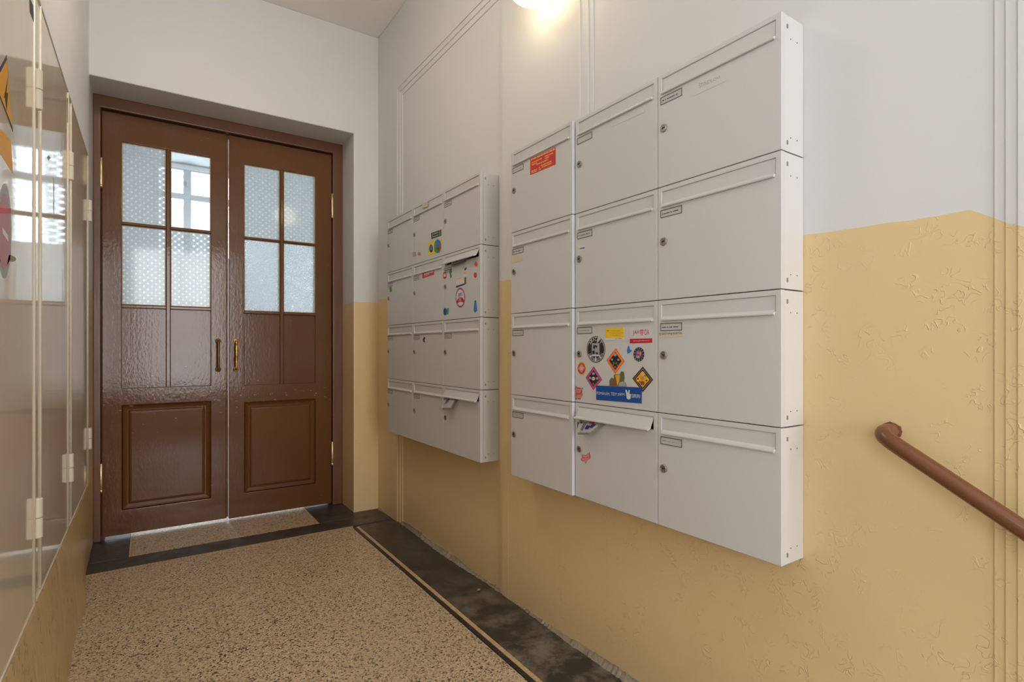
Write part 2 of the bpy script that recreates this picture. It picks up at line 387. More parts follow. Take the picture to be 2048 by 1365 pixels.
# floor: terrazzo field, black border, threshold field, mosaic strips
YF0, YG, XG = .34, 3.372, 1.062
fl = struct(boxo('floor', (-.62, XW + .2, YF0 - .03, 8.9, -.14, -.03), M['grout']), 'beige speckled terrazzo floor with a black border', 'floor')
def slab(name, x0, x1, y0, y1, m): return boxo(name, (x0, x1, y0, y1, -.03, 0), m, fl, .0015, 1)
slab('terrazzo_field', -.60, XG - .002, 2.662, YG - .002, M['terr']); slab('terrazzo_field', -.60, XG - .002, YF0, 2.66, M['terr'])
GX0, GX1 = 1.0815, 1.1005
GY0, GY1 = YG, YG + .0135
slab('border_slab', GX1 + .001, XW + .01, YF0, 2.58, M['blackband']); slab('border_slab', GX1 + .001, XW + .01, 2.582, YG, M['blackband'])
slab('border_slab', -.60, XW + .01, GY1 + .001, 3.556, M['blackband'])
slab('border_slab', -.60, -.087, 3.557, 4.05, M['blackband']); slab('border_slab', .911, XW + .01, 3.557, 4.05, M['blackband'])
slab('inlay_strip', -.0865, -.076, 3.557, 4.05, M['gold']); slab('inlay_strip', .9, .9105, 3.557, 4.05, M['gold'])
slab('threshold_field', -.0755, .8995, 3.557, 4.05, M['terr'])
# mosaic: near tiles one by one, the far ones joined
PT = .0165
def tile_mesh(sx, sy, m):
    bm = bmesh.new(); box(bm, 0, sx, 0, sy, -.03, .0006); bev(bm, .0008, 1)
    o = bmesh.ops.recalc_face_normals(bm, faces=bm.faces); me = bpy.data.meshes.new('mosaic_tile'); bm.to_mesh(me); bm.free(); me.materials.append(m); return me
tg, tb = tile_mesh(GX1 - GX0 - .001, PT - .0018, M['gold']), tile_mesh(GX0 - XG - .001, PT - .0018, M['blk'])
far = {'gold': bmesh.new(), 'blk': bmesh.new()}
y = .62
while y < YG - PT:
    for me, x, k, wd in ((tg, GX0, 'gold', GX1 - GX0 - .001), (tb, XG, 'blk', GX0 - XG - .001)):
        dx = random.uniform(-.0006, .0006) + .006 * math.sin((y - 1.2) * 1.6) * (1 if y > 1.2 else 0)
        if 1.10 < y < 2.5:
            o = link('mosaic_tile', me, fl); o.location = (x + dx * .15, y, random.uniform(-.0003, .0003))
        else: box(far[k], x, x + wd, y, y + PT - .0018, -.03, .0005)
    y += PT
x = -.30
while x < GX0 - PT:
    box(far['gold'], x, x + PT - .0015, GY0, GY1, -.03, .0005); x += PT
for k in far: tag(done('mosaic_strip', far[k], M[k], fl), kind='stuff')
# crumbling mortar along the foot of the right wall
bm = bmesh.new(); rows = []
y = -.0 + YF0
while y < YD + .001:
    h = .017 + .012 * math.sin(y * 3.1 + 1) * math.sin(y * 7.7) + random.uniform(-.002, .004) + (.009 if random.random() < .05 else 0)
    d = .017 + .008 * math.sin(y * 5.3) + random.uniform(-.003, .004)
    h = max(.007, h); d = max(.008, d)
    rows.append([bm.verts.new(q) for q in ((XW + .01, y, -.002), (XW - d, y, -.002), (XW - d * .72, y, h * .22), (XW - d * .28 + random.uniform(-.001, .001), y, h * .65), (XW - .0035, y, h), (XW + .01, y, h))])
    y += .011
for a, b in zip(rows, rows[1:]):
    for k in range(6): bm.faces.new([a[k], a[(k + 1) % 6], b[(k + 1) % 6], b[k]])
bm.faces.new(rows[0][::-1]); bm.faces.new(rows[-1])
struct(done('baseboard_right', bm, M['rubble']), 'crumbled bare mortar edge along the foot of the right wall', 'skirting')
# stepped mouldings of the right wall: three thin plaster layers leave two sunk panels
tr = struct(empty('trim_1', (XW, 2.0, 0)), 'stepped plaster mouldings framing the sunk panels of the right wall', 'moulding')
TS = .0036
for k, (r2, l2, r1, l1, zt) in enumerate(((.3435, 1.466, 2.098, 3.240, 2.732), (.3265, 1.489, 2.0815, 3.272, 2.764), (.3085, 1.529, 2.064, 3.308, 2.796))):
    bm = plate([-4.05 + .002 * k, r2, l2, r1 - .05, r1, l1, YD - .0005 * k - .001], [-1.25, 1.1, zt, ZC - .001 * k - .001], {(1, 0), (1, 1), (4, 0), (4, 1), (2, 0)}, XW - TS * (k + 1), XW - TS * k + .0002, lambda u, v, w: (w - XW, u - 2.0, v)); bev(bm, .0012, 2)
    done('moulding_step', bm, M['wr'], tr)
bm = bmesh.new(); prism(bm, [(2.05, 0), (2.05, TS * 3 - .0002), (2.0, TS * 3 - .0006), (1.6, TS * 1.9), (1.1, TS * .6), (.80, 0)], lambda u, v, w: (-v, u - 2.0, w), -.1, 1.0995); done('feathered_plaster', bm, M['wr'], tr)
# steps going down behind the camera, lower lobby and street end (not in view, they carry the light)
for k in range(6):
    struct(boxo('floor_step', (-1.28, XW, YF0 - .275 * (k + 1), YF0 - .275 * k - .001, -.17 * (k + 1) - .15, -.17 * (k + 1)), M['terr']), 'terrazzo step number %d below the hallway floor' % (k + 1), 'step')
struct(boxo('floor_lobby', (-1.3, XW, -4.1, YF0 - 1.651, -1.3, -1.02), M['terr']), 'terrazzo lobby floor at the foot of the steps', 'floor')
bm = plate([-1.3, -.25, 1.3, XW], [-1.02, .30, 3.0, ZC], {(1, 1)}, -4.2, -4.0, lambda u, v, w: (u, w, v))
struct(done('wall_front', bm, M['white']), 'street wall with the glazed entrance opening behind the camera', 'wall')
bm = plate([-.25, -.18, .49, .56, 1.23, 1.3], [.30, .37, 1.95, 2.02, 2.93, 3.0], {(1, 1), (3, 1), (1, 3), (3, 3)}, -4.16, -4.1, lambda u, v, w: (u, w, v))
struct(done('door_2', bm, M['frame']), 'glazed brown street window behind the camera', 'door')
bm = plate([-4.1, -2.05, -.55, -.1], [-1.02, 1.1, 2.6, ZC], {(1, 1)}, -1.5, -1.3, lambda u, v, w: (w, u, v))  # opening added for the side light above the steps
struct(done('wall_stair', bm, M['white']), 'white stair wall with an added window opening behind the camera', 'wall')
struct(boxo('wall_return', (-1.4, XL - .2, -.1, 0, -1.1, ZC), M['white']), 'white wall return beside the steps behind the camera', 'wall')
# stairwell behind the door
bm = plate([-1.2, .066, .84, 2.5], [-.03, 2.35, 3.57, 3.62], {(1, 1)}, 8.6, 8.8, lambda u, v, w: (u, w, v))
struct(done('wall_landing', bm, M['white']), 'white stairwell wall with the landing window, seen through the door glass', 'wall')
struct(boxo('wall_stairwell_left', (-1.3, -1.2, YD + .46, 8.8, -.1, 3.62), M['white']), 'left white wall of the stairwell beyond the door', 'wall')
bm = plate([YD + .46, 5.3, 7.1, 8.8], [-.1, .9, 2.6, 3.62], {(1, 1)}, 2.5, 2.6, lambda u, v, w: (w, u, v))  # opening added for the unseen side light of the stairwell
struct(done('wall_stairwell_right', bm, M['white']), 'right white wall of the stairwell beyond the door', 'wall')
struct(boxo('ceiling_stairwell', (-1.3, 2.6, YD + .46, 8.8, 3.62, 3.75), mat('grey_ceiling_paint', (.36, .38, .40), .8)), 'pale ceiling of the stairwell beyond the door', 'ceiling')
struct(boxo('floor_stairwell', (-1.3, 2.6, 4.052, 8.8, -.14, 0), mat('grey_stone', (.42, .42, .41), .5)), 'grey floor of the stairwell beyond the door', 'floor')
# close the stairwell on the door side
bm = plate([-1.3, -.60, XW, 2.6], [-.1, ZC, 3.75], {(1, 0)}, YD + .46, YD + .56, lambda u, v, w: (u, w, v))
struct(done('wall_stairwell_front', bm, M['white']), 'stairwell side of the wall that holds the brown door', 'wall')
wn = struct(empty('window_1', (.453, 8.6, 2.35)), 'white framed casement window seen through the clear pane of the door', 'window')
WX0, WX1, WZ0, WZ1 = .066 - .453, .84 - .453, 0, 1.22
bm = plate([WX0, WX0 + .05, WX1 - .05, WX1], [WZ0, WZ0 + .05, WZ1 - .02, WZ1], {(1, 1)}, .04, .12, lambda u, v, w: (u, w, v)); done('window_frame', bm, M['pvc'], wn)
boxo('mullion', (-.052, .040, .03, .12, .05, WZ1 - .02), M['pvc'], wn, .006)
boxo('transom', (WX0 + .05, WX1 - .05, .025, .115, .80, .88), M['pvc'], wn, .006)
bm = bmesh.new(); box(bm, -.018, -.002, .0, .03, .98, 1.04); bev(bm, .004); done('window_handle', bm, M['pvc'], wn)
for x0, x1 in ((WX0 + .05, -.052), (.04, WX1 - .05)):
    for z0, z1 in ((.05, .80), (.88, 1.2)): boxo('pane', (x0, x1, .07, .075, z0, z1), M['gclr'], wn)

# ================================================================== BROWN DOUBLE DOOR
YL = 3.93
dr = struct(empty('door_1', (.432, YL, 0)), 'brown glossy double door with glazed upper panels at the end of the hallway', 'door')
D = lambda x, y, z: (x - .432, y - YL, z)
DF = lambda u, v, w: D(u, w, v)
bm = plate([-.264, -.226, 1.093, 1.165], [.0, 2.512, 2.587], {(1, 0)}, YL - .018, YL + .075, DF); bev(bm, .007, 3); done('door_frame', bm, M['frame'], dr)
bm = plate([-.23, -.21, 1.076, 1.10], [.0, 2.494, 2.52], {(1, 0)}, YL + .046, YL + .075, DF); done('door_rebate', bm, M['frame'], dr)
def leaf(x0, x1, zb, cols, zr, side):
    lf = empty('door_leaf'); lf.parent = dr
    lf.location = ((x0 + x1) / 2 - .432, 0, zb)
    ox = (x0 + x1) / 2
    G = lambda u, v, w: (u - ox, w, v - zb)
    (xa, xb), (xc, xd) = cols
    z0p, z1p, z3b, z3t, z2b, z2t, z1b, z1t = zr
    bm = plate([x0, xa, xd, x1], [zb, z0p, z1p, z3b, z1t, 2.502], {(1, 1), (1, 3)}, 0, .042, G); bev(bm, .004, 2); done('leaf_frame', bm, M['wood'], lf)
    # muntins with a small bead
    bm = bmesh.new(); prism(bm, [(xb, .008), (xb + .005, .002), (xc - .005, .002), (xc, .008), (xc, .034), (xb, .034)], lambda u, v, w: G(u, w, v), z3b, z1t); done('muntin', bm, M['wood'], lf)
    for za, zc in ((z3t, z2b), (z2t, z1b)):
        for (p, q) in ((xa, xb), (xc, xd)):
            bm = bmesh.new(); prism(bm, [(za, .008), (za + .005, .002), (zc - .005, .002), (zc, .008), (zc, .034), (za, .034)], lambda u, v, w: G(w, u, v), p, q); done('muntin', bm, M['wood'], lf)
    for i, (p, q) in enumerate(((xa, xb), (xc, xd))):
        bm = bmesh.new(); box(bm, *[a for a in (p - ox, q - ox, .016, .030, z3b - zb, z3t - zb)]); done('wood_panel', bm, M['wood'], lf)
        for r, (za, zc) in enumerate(((z1b, z1t), (z2b, z2t))):
            g = 'gpat'
            if side == 'L' and i == 1 and r == 0: g = 'gclr'
            if side == 'R' and r == 1: g = 'gham'
            bm = bmesh.new(); box(bm, p - ox, q - ox, .018, .022, za - zb, zc - zb); pn = done('pane', bm, M[g], lf)
            # putty line
            bm = plate([p, p + .004, q - .004, q], [za, za + .004, zc - .004, zc], {(1, 1)}, .0150, .0175, G); done('putty', bm, M['putty'], lf)
            tag(pn, {'gpat': 'etched glass with small rings', 'gclr': 'clear glass', 'gham': 'sparkling hammered glass'}[g])
    # lower panel: sunk border and raised field
    bm = bmesh.new()
    def rect(a, y): return [bm.verts.new(G(u, v, y)) for u, v in ((xa + a, z0p + a), (xd - a, z0p + a), (xd - a, z1p - a), (xa + a, z1p - a))]
    lv = [rect(0, .012), rect(.006, .003), rect(.015, .009), rect(.026, .013), rect(.032, .013), rect(.038, .004), rect(.048, .0015)]
    for a, b in zip(lv, lv[1:]):
        for k in range(4): bm.faces.new([a[k], a[(k + 1) % 4], b[(k + 1) % 4], b[k]])
    bm.faces.new(lv[-1]); bk = rect(0, .03); bm.faces.new(bk[::-1])
    for k in range(4): bm.faces.new([lv[0][k], lv[0][(k + 1) % 4], bk[(k + 1) % 4], bk[k]])
    done('raised_panel', bm, M['wood'], lf)
    # pull handle
    hx = (.3725 if side == 'L' else .4745) - ox
    bm = bmesh.new(); za, zc = 1.166 - zb, .984 - zb
    tube(bm, smooth_path([(hx, .004, za), (hx, -.022, za - .002), (hx, -.036, za - .016), (hx, -.038, (za + zc) / 2), (hx, -.036, zc + .016), (hx, -.022, zc + .002), (hx, .004, zc)]), .0075, 10)
    for z in (za, zc): tube(bm, [(hx, .002, z), (hx, -.004, z), (hx, -.007, z)], 0, 14, rs=[.017, .0165, .011])
    tag(done('pull_handle', bm, M['handle' if side == 'L' else 'handle_worn'], lf, True), 'brass pull handle with dulled brown finish' if side == 'L' else 'brass pull handle worn bright gold')
    # barrel hinges
    xh = (x0 - .003 if side == 'L' else x1 + .003) - ox
    for z0, z1 in ((2.052, 2.222), (.286, .450)):
        bm = bmesh.new()
        zs = [z0 - .006, z0 - .001, z0 + .005, z0 + .012, z0 + .013, z0 + .016, z1 - .001, z1 + .004]
        tube(bm, [(xh, -.010, z - zb) for z in zs], 0, 14, rs=[.004, .009, .0115, .0115, .009, .0105, .0105, .006])
        box(bm, xh - .004 - (.02 if side == 'L' else 0), xh + .004 + (0 if side == 'L' else .02), -.012, .006, z0 - zb + .01, z1 - zb)
        tag(done('hinge', bm, M['brass'], lf, True), 'brass barrel hinge')
    return lf
leaf(-.222, .4215, .020, ((-.128, .0905), (.1165, .3315)), (.163, .782, .884, 1.358, 1.380, 1.850, 1.868, 2.340), 'L')
leaf(.4345, 1.089, .014, ((.526, .744), (.770, .978)), (.168, .764, .878, 1.347, 1.368, 1.840, 1.856, 2.333), 'R')
bm = bmesh.new(); box(bm, *(.4185 - .432, .4295 - .432, -.006, .004, .03, 2.495)); bev(bm, .003, 2); done('cover_strip', bm, M['wood'], dr)

# ================================================================== CREAM METER CABINETS (left wall)
cb = tag(empty('meter_cabinet', (XL - .02, 2.3, CZ0)), 'cream glossy enamel meter cabinet with hinged doors set in the left wall', 'cabinet')
C = lambda x, y, z: (x - (XL - .02), y - 2.3, z - CZ0)
def cbox(name, x0, x1, y0, y1, z0, z1, m, par=cb, bv=.002):
    bm = bmesh.new(); a = C(x0, y0, z0); b = C(x1, y1, z1); box(bm, a[0], b[0], a[1], b[1], a[2], b[2])
    if bv: bev(bm, bv, 2)
    return done(name, bm, m, par)
cbox('cabinet_body', XL - .19, XL - .016, CY0, CY1, CZ0 + .001, CZ1 - .001, M['cab'], bv=0)
seams = [CY0 + .28, 1.985, 2.745, CY1 - .018]
for k in range(3):
    y0, y1 = seams[k] + .105, seams[k + 1] - .004
    d = cbox('cabinet_door', XL - .012, XL + .0005, y0, y1, CZ0 + .012, CZ1 - .012, M['cab'], bv=.0025)
    hy = y1 + .0055
    if k: cbox('cabinet_post', XL - .03, XL - .0015, seams[k] + .004, y0 - .002, CZ0 + .010, CZ1 - .009, M['cab'])
    # rolled door edge
    bm = bmesh.new(); tube(bm, [C(XL - .001, y1 - .004, CZ0 + .010), C(XL - .001, y1 - .004, CZ1 - .011)], .0055, 10); done('rolled_edge', bm, M['hinge'], d, True)
    bm = bmesh.new(); tube(bm, [C(XL - .002, y0 + .003, CZ0 + .018), C(XL - .002, y0 + .003, CZ1 - .004)], .0050, 10); done('rolled_edge', bm, M['hinge'], d, True)
    for z0, z1 in ((.592, .703), (1.785, 1.896)):
        bm = bmesh.new(); r = .0105; zm = (z0 + z1) / 2; x = XL + .008
        for a, b in ((z0, zm - .0004), (zm + .0004, z1)):
            tube(bm, [C(x, hy, z) for z in (a, a + .0012, a + .003, b - .003, b - .0012, b)], 0, 16, rs=[r * .80, r * .96, r, r, r * .96, r * .80])
        cc = C(x - .012, hy - .003, z0 + .004); c2 = C(x, hy + .003, z1 - .004); box(bm, cc[0], c2[0], cc[1], c2[1], cc[2], c2[2])
        bm.normal_update(); done('hinge', bm, M['hinge'], d, False)
cbox('cabinet_rim', XL - .03, XL + .0025, CY0, CY1, CZ1 - .009, CZ1 - .002, M['cab'])
cbox('cabinet_rim', XL - .03, XL + .0035, CY0, CY1, CZ0 + .002, CZ0 + .010, M['cab'])
def cdecal(name, pts, m, lay=0, label=None, par=cb):
    bm = bmesh.new(); prism(bm, [onX(x, y, XL)[1:] for x, y in pts], lambda u, v, w: C(XL + w, u, v), .0006 + lay * .0004, .0010 + lay * .0004)
    o = done(name, bm, m, par); tag(o, label); return o
s1 = cdecal('warning_sticker', [(12, 110), (25, 264), (-14, 160)], pc('navy'), label='yellow triangular high voltage warning sticker')
cdecal('sticker_print', [(12, 121), (23.5, 254), (-11, 165)], pc('amber'), 1, par=s1)
cdecal('sticker_print', [(13.5, 156), (11, 186), (14, 185), (11.5, 221), (8.5, 200), (9, 194), (6, 196)], pc('black'), 2, par=s1)
s2 = cdecal('warning_sticker', [(-20, 236), (21, 281), (25, 347), (-20, 277)], pc('amber'), label='torn yellow warning sticker')
s3 = cdecal('round_sticker', [(8 + 14 * math.cos(a), 462 + 95 * math.sin(a)) for a in [2 * math.pi * k / 28 for k in range(28)]], pc('grey'), label='round red and white sticker half peeled off')
cdecal('sticker_print', [(7 + 11.5 * math.cos(a), 462 + 76 * math.sin(a)) for a in [2 * math.pi * k / 28 for k in range(28)]], pc('rose'), 1, par=s3)
cdecal('sticker_print', [(-4, 415), (20, 417), (20, 428), (-4, 427)], pc('red'), 2, par=s3)
cdecal('sticker_print', [(3, 455), (14, 471), (15, 484), (4, 468)], pc('white'), 2, par=s3)
cdecal('paint_scar', [(-6, 506), (2, 510), (20, 510), (31, 516), (30, 522), (24, 524), (18, 521), (15, 528), (12, 529), (8, 525), (-6, 522)], M['bare'], label='bare scar in the enamel')
cdecal('data_label', [(58, -6), (66, 12), (67, 44), (59, 24)], pc('black'), label='narrow black and white type label')
cdecal('data_label', [(133.5, 195), (137, 200), (137.5, 252), (134, 244)], pc('black'), label='narrow dark type label')
cdecal('paint_scar', [(93, 315), (97, 311), (101, 316), (98, 318), (97, 322), (95, 317)], M['bare'], label='small chip in the enamel')
for yy, ln in ((355, 26), (372, 40), (405, 30)): cdecal('scratch', [(106, yy), (107, yy), (108, yy + ln), (107, yy + ln)], pc('grey'))

# ================================================================== MAILBOXES
XF, DP, BH = 1.245, .10, .3302
ZB = .601
class Box: pass
def text_mesh(body):
    c = bpy.data.curves.new('lettering', 'FONT'); c.body = body; c.resolution_u = 3
    o = bpy.data.objects.new('lettering', c); COL.objects.link(o)
    dg = bpy.context.evaluated_depsgraph_get(); dg.update()
    me = bpy.data.meshes.new_from_object(o.evaluated_get(dg))
    bpy.data.objects.remove(o); bpy.data.curves.remove(c)
    return me
def mailbox(yl, zb, wd, label, flap=0, lines=1, row=0, near=False, platepix=None, group=None, slip=True, back=.001, off=0):
    b = Box(); b.yl, b.zb, b.w = yl, zb, wd; b.xf = XF - off
    r = tag(empty('mailbox', (XW - off, yl, zb), R(-90)), label, 'mailbox', group); b.root = r; b.lay = 0
    h = BH - .0016
    # body: open box
    bm = bmesh.new(); y0, y1 = -.0845, -back; e = .0012
    box(bm, .002, .002 + e, y0, y1, .001, h - .001); box(bm, wd - .002 - e, wd - .002, y0, y1, .001, h - .001)
    box(bm, .0032, wd - .0032, y0, y1, .001, .001 + e); box(bm, .0032, wd - .0032, y0, y1, h - .001 - e, h - .001); box(bm, .0032, wd - .0032, y1 - .001, y1, .0022, h - .0022)
    done('body', bm, M['boxside'], r)
    bm = bmesh.new(); box(bm, .0045, wd - .0045, y0 + .003, y1 - .002, .0035, h - .0035)
    bmesh.ops.delete(bm, geom=[f for f in bm.faces if abs(f.calc_center_median().y - (y0 + .003)) < 1e-5], context='FACES_ONLY')
    done('shade_lining', bm, M['boxdark'], r)  # dark insert that paints the slot's inner shade
    # folded front door with slot opening
    fx0, fx1, fz0, fz1 = .0160, wd - .0160, h - .052, h - .0135
    bm = plate([.0008, fx0, fx1, wd - .0008], [.0006, fz0, fz1, h], {(1, 1)}, -DP, -.0855, lambda u, v, w: (u, w, v)); bev(bm, .0022, 3)
    done('door', bm, M['box'], r, False)
    # flap: face plate, rolled lip
    bm = bmesh.new(); L = .0455
    pr = [(0, 0), (0, -.0335), (-.0045, -.0385), (-.0085, -.0400), (-.0100, -.0425), (-.0095, -L), (-.0060, -.0465), (-.0040, -.0440), (.0016, -.0360), (.0018, 0)]
    prism(bm, pr, lambda u, v, w: (w, u, v), 0, fx1 - fx0 - .003)
    fo = done('flap', bm, M['box'], r); fo.location = (fx0 + .0015, -DP + .0032, fz1 - .0005); fo.rotation_euler = (R(-flap), 0, 0)
    # name plate
    nx0, nx1, nz0, nz1 = .0120, .0885, h - .0895, h - .0670
    npo = plate([nx0, nx0 + .0020, nx1 - .0020, nx1], [nz0, nz0 + .0020, nz1 - .0022, nz1], {(1, 1)}, -DP - .0012, -DP + .0004, lambda u, v, w: (u, w, v))
    npo = done('name_plate', npo, M['plate'], r)
    boxo('name_slip', (nx0 + .002, nx1 - .002, -DP - .0004, -DP + .0002, nz0 + .002, nz1 - .0022), M['paper'] if slip else pc('olive'), npo)
    if lines:
        bm = bmesh.new(); rnd = random.Random(int(yl * 1000) + int(zb * 997))
        for li in range(lines):
            zc = (nz0 + nz1) / 2 + ((.0030 if li == 0 else -.0035) if lines == 2 else -.0005)
            x = nx0 + .006
            while x < nx1 - .014 - li * .008:
                ln = rnd.uniform(.0018, .0042); x1 = min(x + ln, nx1 - .01)
                box(bm, x, x1, -DP - .0008, -DP - .0003, zc - .0013, zc + rnd.uniform(.0008, .0016)); x = x1 + rnd.choice((.0006, .0006, .0006, .004))
        done('name_print', bm, M['ink'] if rnd.random() < .6 else M['inkpale'], npo)
    # cylinder lock
    lx, lz = .0237, .1690
    bm = bmesh.new(); tube(bm, [(lx, y, lz) for y in (-DP + .002, -DP - .0030, -DP - .0042, -DP - .0042, -DP - .0034)], 0, 24, rs=[.0118, .0118, .0106, .0082, .0078])
    lk = done('lock', bm, M['nickel'], r, False); tag(lk, 'round nickel cylinder lock')
    bm = bmesh.new(); a = rnd.uniform(-.5, .5) if lines else .2
    ca, sa = math.cos(a), math.sin(a)
    prism(bm, [(lx + u * ca - v * sa, lz + u * sa + v * ca) for u, v in ((-.0048, -.0010), (.0048, -.0010), (.0048, .0010), (.0010, .0024), (-.0010, .0024), (-.0048, .0010))], lambda u, v, w: (u, w, v), -DP - .0046, -DP - .0036)
    done('keyhole', bm, M['hole'], lk)
    if near:                                      # exposed side: rivets and screw holes
        bm = bmesh.new()
        for z in (.020, h - .030):
            tube(bm, [(wd - .003, -.0735, z), (wd - .0005, -.0735, z)], .0030, 10)
            tube(bm, [(wd - .003, -.0735, z + .005), (wd - .0005, -.0735, z + .005)], .0028, 10)
        tag(done('rivet', bm, M['rivet'], r), kind='stuff')
        bm = bmesh.new()
        for z in (.036, h - .054):
            for yy in (-.058, -.030): tube(bm, [(wd - .003, yy, z), (wd - .0015, yy, z)], .0016, 8)
        tag(done('screw_hole', bm, M['hole'], r), kind='stuff')
    return b
def loc(b, px, py):
    _, Y, Z = onX(px, py, b.xf); return (b.yl - Y, Z - b.zb)
def decal(b, name, pts, m, lay=0, label=None, parent=None, local=False):
    q = pts if local else [loc(b, *p) for p in pts]
    bm = bmesh.new(); prism(bm, q, lambda u, v, w: (u, w, v), -DP - .0003 - lay * .0003, -DP - .0007 - lay * .0003)
    o = done(name, bm, m if not isinstance(m, str) else pc(m), parent or b.root); tag(o, label); return o
def ell(cx, cy, rx, ry, n=28, a0=0, a1=2 * math.pi): return [(cx + rx * math.cos(a0 + (a1 - a0) * k / n), cy + ry * math.sin(a0 + (a1 - a0) * k / n)) for k in range(n + (0 if a1 - a0 > 6.2 else 1))]
def write(b, body, quad, m, lay=3, parent=None, bold=0):
    """lettering stretched over the pixel quad TL,TR,BR,BL on the front of the box"""
    me = text_mesh(body); q = [loc(b, *p) for p in quad]
    xs = [v.co.x for v in me.vertices]; ys = [v.co.y for v in me.vertices]
    x0, x1, y0, y1 = min(xs), max(xs), min(ys), max(ys)
    for v in me.vertices:
        s = (v.co.x - x0) / (x1 - x0); t = (v.co.y - y0) / (y1 - y0)
        top = [q[0][i] * (1 - s) + q[1][i] * s for i in (0, 1)]; bot = [q[3][i] * (1 - s) + q[2][i] * s for i in (0, 1)]
        v.co = (bot[0] * (1 - t) + top[0] * t, -DP - .0006 - lay * .0003, bot[1] * (1 - t) + top[1] * t)
    me.materials.clear(); me.materials.append(pc(m) if isinstance(m, str) else m)
    return link('lettering', me, parent or b.root)
def arc_text(b, body, cx, cy, rx, ry, a0, a1, hgt, m, lay, parent, inward=False):
    n = len(body)
    for k, ch in enumerate(body):
        if ch == ' ': continue
        da = (a1 - a0) / n; s, e = a0 + da * (k + .08), a0 + da * (k + .92)
        P = lambda a, f: (cx + rx * f * math.cos(a), cy - ry * f * math.sin(a))
        f0, f1 = 1 - hgt, 1
        if inward: f0, f1 = f1, f0
        write(b, ch, [P(s, f1), P(e, f1), P(e, f0), P(s, f0)], m, lay, parent)
cols2 = [(1.8414, .3865), (1.4535, .3705), (1.0828, .3770)]
cols1 = [(3.250, .3935), (2.8560, .3815), (2.4740, .3695)]
rowz = [ZB + BH * k for k in (3, 2, 1, 0)]
L2 = [['near grey mailbox with a red and gold printed sticker under its flap', 'plain near grey mailbox, top row, between the red stickered one and the corner one', 'near grey mailbox with a taped handwritten name strip, top right corner'],
      ['near grey mailbox with a yellowed tape patch below its name plate, left column', 'near grey mailbox in the second row, directly above the one covered in stickers', 'near grey mailbox in the second row, right column, with white riveted side'],
      ['plain near grey mailbox left of the one covered in stickers', 'near grey mailbox covered in many coloured stickers', 'near grey mailbox with torn tape under its name plate, right of the stickers'],
      ['plain near grey mailbox in the bottom left corner of its block', 'near grey mailbox with raised flap, newspaper and pink fox sticker', 'plain near grey mailbox in the bottom right corner of its block']]
L1 = [['far mailbox in the top left corner of the block beside the door wall', 'far mailbox with black and yellow stickers, top row middle', 'plain far mailbox in the top row, right column'],
      ['far mailbox with one tiny sticker, second row, left column', 'far mailbox with a red rectangular sticker below its flap', 'far mailbox with a round red and blue sticker and its flap ajar'],
      ['far mailbox in the third row, left column', 'far mailbox with a small black squiggle mark, third row', 'plain far mailbox in the third row, right column'],
      ['far mailbox in the bottom left corner of the block beside the door wall', 'far mailbox in the bottom row, middle column', 'far mailbox with a newspaper hanging from its raised flap, bottom row']]
B1, B2 = {}, {}
for r_ in range(4):
    for c_ in range(3):
        f2 = 24 if (r_, c_) == (3, 1) else 0
        B2[r_, c_] = mailbox(cols2[c_][0], rowz[r_], cols2[c_][1], L2[r_][c_], f2, 2 if (r_, c_) == (3, 0) else (0 if (r_, c_) in ((3, 1), (0, 1)) else 1), r_, c_ in (0, 2), group='near block of grey mailboxes', off=.0110 if c_ == 0 else 0, slip=(r_, c_) != (3, 1))
        f1 = {(1, 2): 27, (3, 2): 22}.get((r_, c_), 0)
        B1[r_, c_] = mailbox(cols1[c_][0], rowz[r_], cols1[c_][1], L1[r_][c_], f1, 1, r_, c_ == 2, group='far block of grey mailboxes', back=.0125 if c_ == 0 else .001)
# --- stickers on the near block
b = B2[0, 0]
s = decal(b, 'advert_sticker', [(1060.7, 318), (1111.5, 294.5), (1111.5, 329), (1060.5, 350.5)], 'red', 0, 'red advertising sticker with rows of gold lettering')
def bars(b, par, quad, rows, m, lay=1):
    """rows of fine lettering too small to read: (s0,s1,t0,t1) in the sticker's own square"""
    q = [loc(b, *p) for p in quad]; bm = bmesh.new()
    def P(s, t): 
        top = [q[0][i] * (1 - s) + q[1][i] * s for i in (0, 1)]; bot = [q[3][i] * (1 - s) + q[2][i] * s for i in (0, 1)]
        return [top[i] * (1 - t) + bot[i] * t for i in (0, 1)]
    for (s0, s1, t0, t1) in rows: prism(bm, [P(s0, t0), P(s1, t0), P(s1, t1), P(s0, t1)], lambda u, v, w: (u, w, v), -DP - .0006 - lay * .0003, -DP - .0008 - lay * .0003)
    return done('sticker_print', bm, pc(m), par)
q = [(1060.7, 318), (1111.5, 294.5), (1111.5, 329), (1060.5, 350.5)]
def words(rows, seed=1):
    rn = random.Random(seed); out = []
    for s0, s1, t0, t1 in rows:
        x = s0
        while x < s1 - .02:
            e = min(s1, x + rn.uniform(.05, .16)); out.append((x, e, t0, t1)); x = e + .018
    return out
bars(b, s, q, words([(.03, .97, .04, .13), (.07, .50, .27, .33), (.60, .90, .24, .30), (.07, .28, .40, .46), (.60, .76, .36, .42), (.26, .72, .50, .56), (.05, .28, .78, .84), (.35, .42, .76, .82), (.44, .88, .68, .74), (.07, .28, .88, .94), (.36, .44, .88, .93), (.48, .86, .80, .86)]), 'gold')
b = B2[0, 2]
s = decal(b, 'name_tape', [(1387, 166), (1451, 135), (1452, 162), (1389, 192)], 'tape', 0, 'clear tape strip with a handwritten name')
M['p_tape'].node_tree.nodes['Principled BSDF'].inputs['Base Color'].default_value = (.60, .59, .565, 1)
write(b, 'ŠTINDLOVI', [(1398, 166), (1440, 150), (1440.5, 157), (1398.5, 177)], M['inkpale'], 1, s)
b = B2[0, 1]
